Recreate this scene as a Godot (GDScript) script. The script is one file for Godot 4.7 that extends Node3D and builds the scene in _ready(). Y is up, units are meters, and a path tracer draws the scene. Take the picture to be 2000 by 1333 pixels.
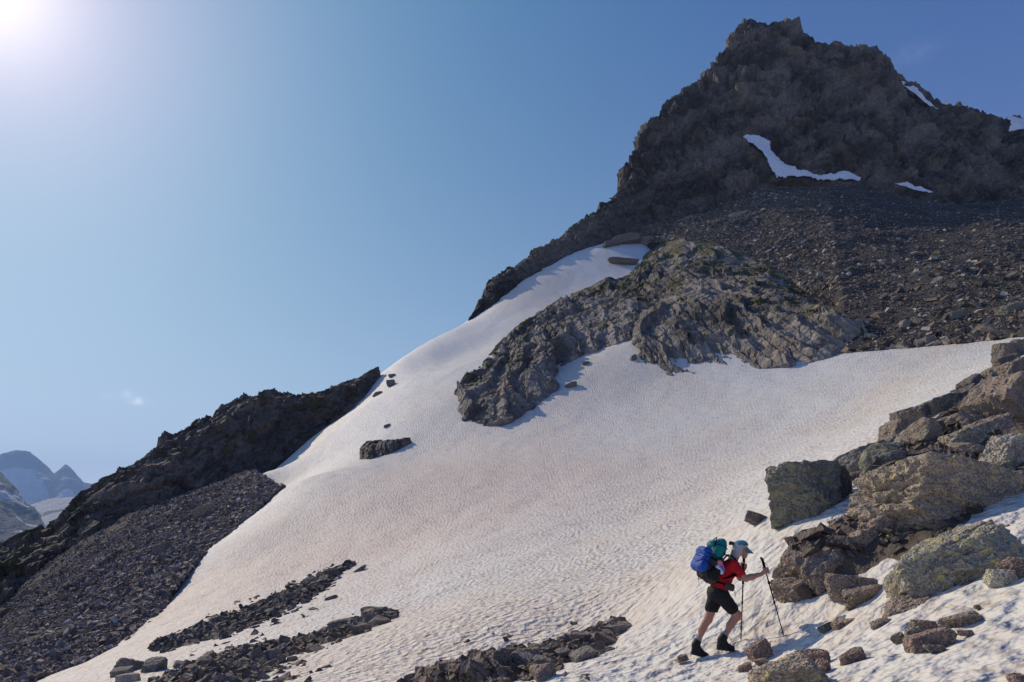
extends Node3D
# A hiker with a rucksack and two poles crosses a summer snowfield below a dark rocky peak.
# Metres, y up. The photographer stands at the origin and looks along -z.

# heights of the snow surface, in metres: the ground is drawn smoothly through these points
var SNOW_POINTS := [
	Vector3(2.71, 0.03, -10.2), Vector3(3.67, 0.32, -9.95), Vector3(3, 0.13, -10.1), Vector3(3.19, 0.25, -10.3), Vector3(4.9, 1.12, -7), Vector3(3.4, 0.69, -5.5),
	Vector3(2.56, 0.21, -7.5), Vector3(0, -0.44, -11), Vector3(-5.8, -1.56, -17), Vector3(-24.57, -5.82, -40), Vector3(2.55, -0.36, -17), Vector3(-1.62, -0.72, -12.5),
	Vector3(0, -0.42, -20), Vector3(0, -0.23, -27), Vector3(0, 0.33, -37), Vector3(0, 1.6, -48), Vector3(0, 3.7, -60), Vector3(0, 10.71, -85),
	Vector3(-3.95, 17.94, -105), Vector3(-23.05, 35.94, -150), Vector3(25.39, 27.22, -110), Vector3(19.21, 14.83, -85), Vector3(15.16, 8.88, -68), Vector3(9.61, 3.14, -44),
	Vector3(5.57, 0.71, -26), Vector3(2.94, 0.19, -14), Vector3(-33.59, 39.11, -165), Vector3(-27.18, 48.62, -175), Vector3(-20.27, 56.56, -185), Vector3(-12.29, 64.33, -195),
	Vector3(0, 78.73, -205), Vector3(17.98, 96.61, -222), Vector3(40.09, 108.55, -234), Vector3(46.89, 106.51, -230), Vector3(6.78, 57.65, -172), Vector3(-12.4, 43.31, -160),
	Vector3(15.13, 70.67, -190), Vector3(38.69, 83.72, -200), Vector3(-4.66, 41.91, -150), Vector3(-10.07, 25.79, -120), Vector3(36.5, 27.71, -105), Vector3(46.5, 27.67, -100),
	Vector3(49.72, 27.66, -97), Vector3(54.82, 26.1, -88), Vector3(58.65, 23.7, -75), Vector3(5.22, 1.91, -15), Vector3(9.01, 3.43, -19), Vector3(14.69, 5.65, -26),
	Vector3(21.4, 8.25, -33), Vector3(30.09, 11.61, -42), Vector3(38.83, 15.04, -50), Vector3(8.92, 2.89, -12), Vector3(6.29, 1.98, -10.8), Vector3(13.66, 4.88, -18),
	Vector3(4.77, 0.99, -9), Vector3(4.07, 0.78, -10.5), Vector3(7, 2.59, -14), Vector3(30.45, 11.95, -62), Vector3(38.03, 15.31, -62), Vector3(-4.83, -1.53, -30),
	Vector3(-8.26, -2.21, -24), Vector3(-12.63, -2.74, -24), Vector3(-12.83, -0.39, -58), Vector3(-20.32, -4.4, -42), Vector3(-31.42, 7.97, -95), Vector3(-32.72, -0.46, -75),
	Vector3(-28.62, -4.06, -60), Vector3(-27.71, -6.39, -45), Vector3(-47.81, 11.39, -120), Vector3(-41.96, 20.76, -140), Vector3(-35.36, 31.05, -155), Vector3(-16.38, 4.22, -75),
	Vector3(-14.86, 12.31, -100), Vector3(-20.76, 1.6, -72), Vector3(15.76, 38.96, -135), Vector3(25.04, 39.62, -128), Vector3(-47.59, 30.11, -187), Vector3(-63.59, 7.11, -215),
	Vector3(-41.18, 39.62, -197), Vector3(-57.18, 16.62, -225), Vector3(-34.27, 47.56, -207), Vector3(-50.27, 24.56, -235), Vector3(-26.29, 55.33, -217), Vector3(-42.29, 32.33, -245),
	Vector3(0, 0, 0), Vector3(8, 2, 0), Vector3(-8, -0.9, 0), Vector3(-16, -2.6, -8), Vector3(14, 4.2, -8), Vector3(24, 8.5, -20),
	Vector3(-45, -10, -32), Vector3(75, 25, -50), Vector3(0, 0, 8), Vector3(-20, -3.5, 6), Vector3(20, 5, 6), Vector3(-60, -14, -60),
	Vector3(50.34, 100.76, -229), Vector3(53.31, 104.22, -233.2), Vector3(56.71, 108.18, -238), Vector3(67.64, 93.21, -208.25), Vector3(73.48, 106.35, -226.8), Vector3(80.15, 121.36, -248),
	Vector3(76.85, 79.01, -186.75), Vector3(86.04, 102.12, -217.2), Vector3(96.54, 128.54, -252), Vector3(76.85, 70.18, -172.5), Vector3(90.63, 99.05, -211), Vector3(106.38, 132.05, -255),
	Vector3(76.19, 60.52, -155.75), Vector3(96.7, 94.63, -203), Vector3(120.14, 133.62, -257), Vector3(70.8, 50.7, -137.75), Vector3(100.56, 90.16, -194.8), Vector3(134.56, 135.27, -260),
	Vector3(77.11, 49.9, -134), Vector3(109.93, 89.29, -192.8), Vector3(147.45, 134.3, -260), Vector3(88.77, 45.96, -124.25), Vector3(131.74, 82.89, -186.2), Vector3(180.85, 125.1, -257),
	Vector3(106.65, 44.72, -114.5), Vector3(172.53, 83.51, -182.4), Vector3(247.82, 127.83, -260), Vector3(-36.24, 6.75, -103.4), Vector3(-42.85, 7.61, -114.6), Vector3(-49.46, 8.47, -125.8),
	Vector3(-37.92, 2.57, -94.7), Vector3(-45.22, 4.14, -106.3), Vector3(-52.53, 5.71, -117.9), Vector3(-39.81, -1.38, -84.9), Vector3(-49.42, 0.2, -98.1), Vector3(-59.03, 1.77, -111.3),
	Vector3(-39.82, -4.54, -76.4), Vector3(-51.86, -3.32, -91.6), Vector3(-63.9, -2.09, -106.8), Vector3(-37.76, -7.23, -67.6), Vector3(-52.44, -7.12, -84.4), Vector3(-67.12, -7.01, -101.2),
	Vector3(-38.27, -9.8, -57.3), Vector3(-51.97, -11.49, -73.7), Vector3(-65.67, -13.18, -90.1), Vector3(-38.69, -11.43, -46.9), Vector3(-50.53, -14.36, -60.1), Vector3(-62.37, -17.29, -73.3),
]
var PEAK_FOOT := [
	Vector3(40.12, 129.84, -247), Vector3(45.46, 120.32, -240), Vector3(51.32, 118.68, -238), Vector3(56.8, 118.68, -238), Vector3(63.32, 121.4, -240), Vector3(69.96, 124.16, -242),
	Vector3(75.73, 127.17, -244), Vector3(81.58, 129.78, -246), Vector3(87.23, 132.57, -247), Vector3(91.83, 134.47, -248), Vector3(96.19, 136.46, -250), Vector3(100.83, 138.47, -252),
	Vector3(105.52, 139.72, -253), Vector3(114.44, 140.5, -254), Vector3(121.28, 141.05, -255), Vector3(128.16, 141.6, -256), Vector3(137.21, 141.9, -257), Vector3(147.75, 140.71, -257),
	Vector3(155.21, 136.87, -256), Vector3(162.78, 134.47, -255), Vector3(173.11, 133.07, -255), Vector3(185.69, 132.6, -255), Vector3(199.22, 133.58, -256), Vector3(214.99, 134.57, -257),
	Vector3(245.74, 135.08, -258), Vector3(281.56, 133.2, -258),
]
var PEAK_TOP := [
	Vector3(41.49, 132.78, -250), Vector3(45.92, 144.13, -258), Vector3(50.13, 154.7, -265), Vector3(57.27, 172.79, -275), Vector3(65.36, 190.27, -284), Vector3(73.78, 204.84, -292),
	Vector3(86.31, 219.76, -300), Vector3(98.08, 233.49, -306), Vector3(108.88, 246.11, -312), Vector3(118.45, 262.49, -318), Vector3(126.35, 276.6, -321), Vector3(135.58, 284.6, -323),
	Vector3(145.98, 283.02, -324), Vector3(163.45, 284.24, -325), Vector3(168.91, 277.38, -326), Vector3(175.27, 273.34, -327), Vector3(187.43, 273.48, -328), Vector3(209.31, 269.43, -329),
	Vector3(217.39, 255.76, -330), Vector3(228.9, 248.03, -331), Vector3(241.49, 237, -332), Vector3(259.4, 233.71, -333), Vector3(273.94, 227.45, -335), Vector3(288.47, 224.49, -336),
	Vector3(332.22, 212.59, -340), Vector3(379.12, 197.57, -342),
]
var ARM_FOOT := [
	Vector3(77.49, 125.33, -240), Vector3(68.64, 121.39, -237.35), Vector3(60.64, 116.12, -234.81), Vector3(53.21, 109.83, -232.05), Vector3(45.19, 106.21, -229.66), Vector3(37.27, 104.57, -228.58),
	Vector3(29.09, 102.13, -224.9), Vector3(21.49, 97.71, -220.98), Vector3(14.54, 91.58, -215.53), Vector3(8.31, 84.87, -209.63), Vector3(2.6, 78.49, -204.39), Vector3(-2.7, 72.54, -199.87),
	Vector3(-7.73, 67.02, -196.01), Vector3(-12.81, 62.57, -194),
]
var ARM_TOP := [
	Vector3(49.22, 135.45, -252), Vector3(41.98, 132.62, -248.61), Vector3(35.28, 128.22, -245.39), Vector3(29.67, 121.76, -241.51), Vector3(24.27, 115.44, -237.67), Vector3(18.98, 109.46, -233.91),
	Vector3(13.55, 104.04, -229.87), Vector3(8.21, 98.79, -225.37), Vector3(2.98, 93.68, -220.35), Vector3(-2.02, 88.53, -214.6), Vector3(-6.07, 82.46, -208.67), Vector3(-8.99, 76.13, -203.91),
	Vector3(-11.06, 69.77, -199.59), Vector3(-12.89, 63.53, -195),
]
var OUTCROP_FOOT := [
	Vector3(-10.31, 26.11, -120.68), Vector3(-8.94, 22.45, -114.35), Vector3(-6.43, 18.2, -106.65), Vector3(-1.19, 18.65, -104.95), Vector3(3.29, 21.58, -108.21), Vector3(7.3, 26.37, -114.87),
	Vector3(8.13, 31.73, -123.93), Vector3(13.07, 35.81, -129.63), Vector3(18.53, 37.31, -128.66), Vector3(24.91, 39.23, -127.38), Vector3(23.1, 32.43, -118.26), Vector3(24.31, 27.5, -110.87),
	Vector3(28.34, 27.07, -108.3), Vector3(33.87, 28.04, -106.99), Vector3(37.78, 26.48, -102.01), Vector3(42.82, 26.29, -98.97), Vector3(46.75, 27.22, -98.59), Vector3(50.13, 28.66, -99.52),
	Vector3(55.29, 31.32, -102.59),
]
var OUTCROP_TOP := [
	Vector3(-10.17, 26.65, -121), Vector3(-8.49, 31.16, -130), Vector3(-5.74, 40.18, -148), Vector3(-1.88, 48.22, -160), Vector3(2, 54.61, -170), Vector3(7.03, 60.78, -178),
	Vector3(12.62, 67.21, -187), Vector3(19.23, 72.58, -193), Vector3(28.4, 77.57, -197), Vector3(38.32, 82.68, -200), Vector3(43.96, 92.7, -212), Vector3(51.49, 99.88, -218),
	Vector3(57.45, 96.76, -207), Vector3(64.18, 90.42, -197), Vector3(69.26, 79.49, -182), Vector3(71.19, 68.72, -167), Vector3(67.97, 55.66, -147), Vector3(62.66, 42.62, -124),
	Vector3(53.68, 30.71, -98),
]
var SCREE_FOOT := [
	Vector3(48.21, 103.29, -226), Vector3(56.84, 95.11, -205), Vector3(63.47, 88.82, -195), Vector3(68.46, 78.17, -180), Vector3(70.29, 67.49, -165), Vector3(67, 54.56, -145),
	Vector3(61.54, 41.15, -122), Vector3(49.55, 27.51, -97), Vector3(53.66, 26.77, -92), Vector3(56.31, 25.54, -85), Vector3(58.07, 24.58, -80), Vector3(58.64, 23.63, -75),
	Vector3(59.59, 22.02, -66), Vector3(61.51, 21.15, -60),
]
var SCREE_TOP := [
	Vector3(56.71, 117.18, -238), Vector3(68.48, 124.51, -244), Vector3(80.15, 130.36, -248), Vector3(89.39, 134.85, -250), Vector3(96.54, 137.54, -252), Vector3(106.38, 141.05, -255),
	Vector3(120.14, 142.62, -257), Vector3(134.56, 144.27, -260), Vector3(147.45, 143.3, -260), Vector3(162.7, 136.98, -258), Vector3(180.85, 134.1, -257), Vector3(215.49, 136.83, -260),
	Vector3(247.82, 136.83, -260), Vector3(279.5, 134.46, -260),
]
var RIDGE_FOOT := [
	Vector3(-32.71, 39.57, -167), Vector3(-34.84, 32.41, -156.59), Vector3(-37.67, 27.01, -149.52), Vector3(-40.28, 22.3, -142.68), Vector3(-42.93, 18.42, -136.49), Vector3(-45.46, 15.19, -130.67),
	Vector3(-47.49, 12.37, -124.32), Vector3(-49.53, 10.21, -118.64), Vector3(-52.07, 8.54, -114.76), Vector3(-54.49, 6.92, -111.37), Vector3(-56.56, 5.17, -108.05), Vector3(-58.41, 3.19, -105.19),
	Vector3(-59.46, 1.18, -101.54), Vector3(-59.78, -1.23, -98.55), Vector3(-56.82, -4.48, -95.06), Vector3(-55.64, -7.19, -91.74), Vector3(-57, -8.22, -89.27), Vector3(-58.43, -8.95, -86.98),
	Vector3(-59.96, -9.41, -84.89), Vector3(-60.24, -10.15, -81.73), Vector3(-59.49, -10.98, -77.8), Vector3(-58.49, -11.66, -73.87), Vector3(-57.27, -12.18, -69.93), Vector3(-55.81, -12.56, -66),
]
var RIDGE_TOP := [
	Vector3(-33.72, 40.79, -170), Vector3(-38.63, 37.57, -165.53), Vector3(-42.79, 33.7, -161.17), Vector3(-47.3, 32.1, -156.24), Vector3(-51.74, 31.31, -151.89), Vector3(-56, 30.47, -147.97),
	Vector3(-59.8, 28.88, -144.37), Vector3(-62.25, 25.27, -140.31), Vector3(-64.12, 21.68, -135.76), Vector3(-66.48, 19.51, -131.43), Vector3(-67.72, 15.69, -128.58), Vector3(-69.49, 12.23, -126.6),
	Vector3(-72.06, 10.04, -124.5), Vector3(-74.7, 7.84, -122.98), Vector3(-76.09, 5.01, -120.5), Vector3(-77.5, 2.23, -118.44), Vector3(-79.98, 0.58, -116.97), Vector3(-81.75, -1.7, -115.35),
	Vector3(-82.95, -3.74, -112.96), Vector3(-83.86, -5.63, -110.35), Vector3(-84.83, -7.16, -107.76), Vector3(-85.66, -8.56, -105.17), Vector3(-86.33, -9.87, -102.59), Vector3(-86.83, -11.08, -100),
]
var LEFT_SCREE_FOOT := [
	Vector3(-31.29, 8.11, -95), Vector3(-31.88, 5.71, -90), Vector3(-32.43, 3.4, -86), Vector3(-32.67, 1.32, -81), Vector3(-32.6, -0.56, -75), Vector3(-31.3, -2.57, -68),
	Vector3(-30.79, -3.46, -65), Vector3(-28.64, -4.45, -60), Vector3(-26.75, -5.31, -55), Vector3(-27.56, -6.08, -50), Vector3(-27.99, -6.53, -45), Vector3(-28.68, -6.98, -40),
	Vector3(-29.81, -7.23, -37),
]
var LEFT_SCREE_TOP := [
	Vector3(-47.81, 12.26, -123), Vector3(-48.25, 10.29, -117), Vector3(-50.71, 9.32, -115), Vector3(-53.31, 7.75, -112), Vector3(-56.62, 5.38, -108), Vector3(-58.58, 3.43, -105),
	Vector3(-60.89, 1.6, -103), Vector3(-62.29, -0.81, -100), Vector3(-63.45, -3.04, -97), Vector3(-62.83, -5.87, -92), Vector3(-62.25, -8.75, -86), Vector3(-60.11, -10.78, -78),
	Vector3(-59.41, -12.56, -70),
]
var BAND_NEAR_FOOT := [
	Vector3(2.39, -0.33, -15.93), Vector3(1.99, -0.32, -14.38), Vector3(1.63, -0.29, -13.11), Vector3(1.36, -0.31, -12.58), Vector3(1.12, -0.33, -12.09), Vector3(0.89, -0.35, -11.64),
	Vector3(0.69, -0.37, -11.22), Vector3(0.49, -0.38, -10.82), Vector3(0.31, -0.4, -10.5), Vector3(0.14, -0.41, -10.21),
]
var BAND_NEAR_TOP := [
	Vector3(2.51, -0.37, -16.94), Vector3(1.96, -0.56, -17.33), Vector3(1.36, -0.7, -17.34), Vector3(0.75, -0.78, -17.43), Vector3(0.13, -0.84, -17.52), Vector3(-0.46, -0.93, -17.07),
	Vector3(-0.98, -1, -16.36), Vector3(-1.44, -1.01, -15.41), Vector3(-1.69, -0.84, -13.42), Vector3(-1.82, -0.68, -11.61),
]
var BAND_MIDDLE_FOOT := [
	Vector3(-4.67, -1.49, -29.32), Vector3(-4.85, -1.51, -27.4), Vector3(-5.04, -1.53, -25.88), Vector3(-5.27, -1.57, -24.76), Vector3(-5.46, -1.6, -23.68), Vector3(-5.6, -1.61, -22.55),
	Vector3(-5.69, -1.61, -21.42), Vector3(-5.79, -1.61, -20.43), Vector3(-5.88, -1.61, -19.55), Vector3(-5.82, -1.59, -18.39), Vector3(-5.75, -1.56, -17.29), Vector3(-5.53, -1.47, -15.92),
]
var BAND_MIDDLE_TOP := [
	Vector3(-4.89, -1.53, -30.4), Vector3(-6.46, -1.69, -33.34), Vector3(-7.33, -1.93, -32.7), Vector3(-7.9, -2.14, -31.16), Vector3(-8.62, -2.3, -30.32), Vector3(-9.4, -2.45, -29.83),
	Vector3(-10.55, -2.64, -30.4), Vector3(-11.33, -2.77, -29.96), Vector3(-11.69, -2.81, -28.62), Vector3(-11.38, -2.68, -26.03), Vector3(-10.84, -2.5, -23.3), Vector3(-9.91, -2.26, -20.21),
]
var BAND_FAR_FOOT := [
	Vector3(-12.55, -0.54, -56.79), Vector3(-12.84, -1.2, -52.85), Vector3(-12, -1.78, -46.19), Vector3(-12.01, -2.15, -42.66), Vector3(-12.35, -2.45, -40.48), Vector3(-12.57, -2.69, -38.29),
	Vector3(-12.92, -2.88, -36.65), Vector3(-13.22, -3.03, -35.08), Vector3(-14.54, -3.29, -36.09), Vector3(-16.16, -3.6, -37.62), Vector3(-16.99, -3.82, -37.35), Vector3(-19.61, -4.31, -40.68),
]
var BAND_FAR_TOP := [
	Vector3(-12.84, -0.46, -57.66), Vector3(-14.34, -0.82, -57.68), Vector3(-15.38, -1.31, -56.31), Vector3(-16.11, -1.8, -54.3), Vector3(-16.87, -2.23, -52.61), Vector3(-17.77, -2.61, -51.49),
	Vector3(-18.59, -2.97, -50.34), Vector3(-19.17, -3.32, -48.81), Vector3(-19.69, -3.65, -47.33), Vector3(-20.24, -3.95, -46.06), Vector3(-20.64, -4.22, -44.63), Vector3(-20.47, -4.41, -42.28),
]
var ISLAND_FOOT := [
	Vector3(-23.37, 13.05, -105.47), Vector3(-21.38, 12.96, -103.93), Vector3(-19.93, 13.49, -104.52), Vector3(-18.51, 14.11, -105.24), Vector3(-17.18, 14.95, -106.29), Vector3(-15.79, 15.78, -107.13),
]
var ISLAND_TOP := [
	Vector3(-25.1, 15.73, -113.18), Vector3(-23.55, 16.44, -113.19), Vector3(-21.77, 16.76, -112.4), Vector3(-19.6, 16.27, -110.01), Vector3(-17.67, 16.05, -108.53), Vector3(-15.93, 16.21, -107.93),
]
var DEBRIS_FOOT := [
	Vector3(3.93, 0.76, -10.76), Vector3(4.25, 0.79, -10.21), Vector3(4.55, 0.88, -9.74), Vector3(4.81, 1.02, -9.27), Vector3(4.42, 0.84, -8.07), Vector3(4.41, 0.89, -7.37),
	Vector3(4.71, 1.03, -7.28), Vector3(5.05, 1.18, -7.24), Vector3(5.42, 1.33, -7.23), Vector3(5.81, 1.49, -7.26), Vector3(6.22, 1.65, -7.29),
]
var DEBRIS_TOP := [
	Vector3(4.33, 1.07, -11.18), Vector3(5.08, 1.53, -11.73), Vector3(5.95, 2.01, -12.31), Vector3(7.55, 2.82, -14.45), Vector3(12.28, 4.53, -21.7), Vector3(15.51, 6, -25),
	Vector3(21.52, 8.33, -31.67), Vector3(28.9, 11.14, -38.95), Vector3(30.73, 11.82, -38.06), Vector3(30.72, 11.75, -35.13), Vector3(31.28, 11.87, -33.2),
]
var PATCHES := [
	PackedVector2Array([Vector2(9.57, 0.240), Vector2(11.87, 0.187), Vector2(11.87, 0.135), Vector2(12.35, 0.077), Vector2(13.13, 0.034), Vector2(14.33, 0.019), Vector2(15.5, 0.029), Vector2(16.1, 0.045), Vector2(16.68, 0.029), Vector2(16.55, 0.003), Vector2(14.67, 0.003), Vector2(12.25, 0.008), Vector2(11.62, 0.056), Vector2(11.1, 0.124), Vector2(10.18, 0.182)]),
	PackedVector2Array([Vector2(17.9, 0.799), Vector2(18.22, 0.826), Vector2(18.17, 0.773), Vector2(18.82, 0.847), Vector2(18.78, 0.789), Vector2(19.28, 0.768), Vector2(19.77, 0.836), Vector2(19.7, 0.778), Vector2(19.3, 0.736), Vector2(18.73, 0.731), Vector2(18.37, 0.757), Vector2(18, 0.752)]),
	PackedVector2Array([Vector2(22.1, 0.942), Vector2(23.02, 0.974), Vector2(23.27, 1.000), Vector2(23.23, 0.826), Vector2(22.98, 0.831), Vector2(22.4, 0.805)]),
	PackedVector2Array([Vector2(18.07, 0.003), Vector2(18.73, 0.019), Vector2(19.77, 0.003), Vector2(19.6, -0.013), Vector2(18.75, -0.008)]),
	PackedVector2Array([Vector2(19.93, 0.958), Vector2(20.25, 0.984), Vector2(20.23, 0.937), Vector2(20.02, 0.926)]),
]
var FAR_PEAK_FOOT := [
	Vector3(-10152.22, -208.67, -12200), Vector3(-9452.06, -208.67, -12200), Vector3(-8926.95, -208.67, -12200), Vector3(-8708.15, -208.67, -12200), Vector3(-8489.35, -208.67, -12200), Vector3(-8226.8, -208.67, -12200),
	Vector3(-8051.76, -208.67, -12200), Vector3(-7832.96, -208.67, -12200), Vector3(-7657.92, -208.67, -12200), Vector3(-7439.12, -208.67, -12200), Vector3(-7220.33, -208.67, -12200), Vector3(-7001.53, -208.67, -12200),
	Vector3(-6476.41, -208.67, -12200),
]
var FAR_PEAK_TOP := [
	Vector3(-11958.42, 1041.85, -14000), Vector3(-11190.66, 1296.12, -14000), Vector3(-10601.5, 1449.93, -14000), Vector3(-10380.01, 1635.76, -14000), Vector3(-10133.82, 1708.4, -14000), Vector3(-9816.35, 1687.62, -14000),
	Vector3(-9577.86, 1532.35, -14000), Vector3(-9264.26, 1245.05, -14000), Vector3(-9068.05, 1419.09, -14000), Vector3(-8789.48, 1194.1, -14000), Vector3(-8659.55, 1041.85, -14000), Vector3(-8290.29, 991.31, -14000),
	Vector3(-7590.02, 790.16, -14000),
]
var FAR_SPUR_FOOT := [
	Vector3(-3213.07, -384.38, -3825), Vector3(-2951.02, -359.34, -3825), Vector3(-2795.48, -334.21, -3825), Vector3(-2698.45, -283.66, -3825), Vector3(-2710.18, -240.06, -3945), Vector3(-2746.82, -166, -4080),
	Vector3(-2784.22, -85.18, -4200), Vector3(-2828.39, 1.6, -4335),
]
var FAR_SPUR_TOP := [
	Vector3(-4835.19, 814.77, -5355), Vector3(-4404.76, 694.28, -5355), Vector3(-4147.35, 614.78, -5355), Vector3(-3962.55, 492.84, -5355), Vector3(-3821.03, 395.04, -5295), Vector3(-3644.84, 258.35, -5220),
	Vector3(-3459.9, 172.85, -5100), Vector3(-3173.8, 69.01, -4845),
]
var FAR_GLACIER_FOOT := [
	Vector3(-3813.8, -378.74, -5100), Vector3(-3731.38, -254.54, -5355), Vector3(-3670.11, -204.77, -5475), Vector3(-3578.21, -114.31, -5610), Vector3(-3463.15, -38.02, -5730), Vector3(-3304.69, 42.32, -5865),
]
var FAR_GLACIER_TOP := [
	Vector3(-6470.88, 236.27, -8400), Vector3(-6006.65, 355.02, -8400), Vector3(-5767.3, 384.86, -8400), Vector3(-5534.18, 450.71, -8400), Vector3(-5001, 462.06, -8175), Vector3(-4669.71, 450.37, -8175),
]
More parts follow.
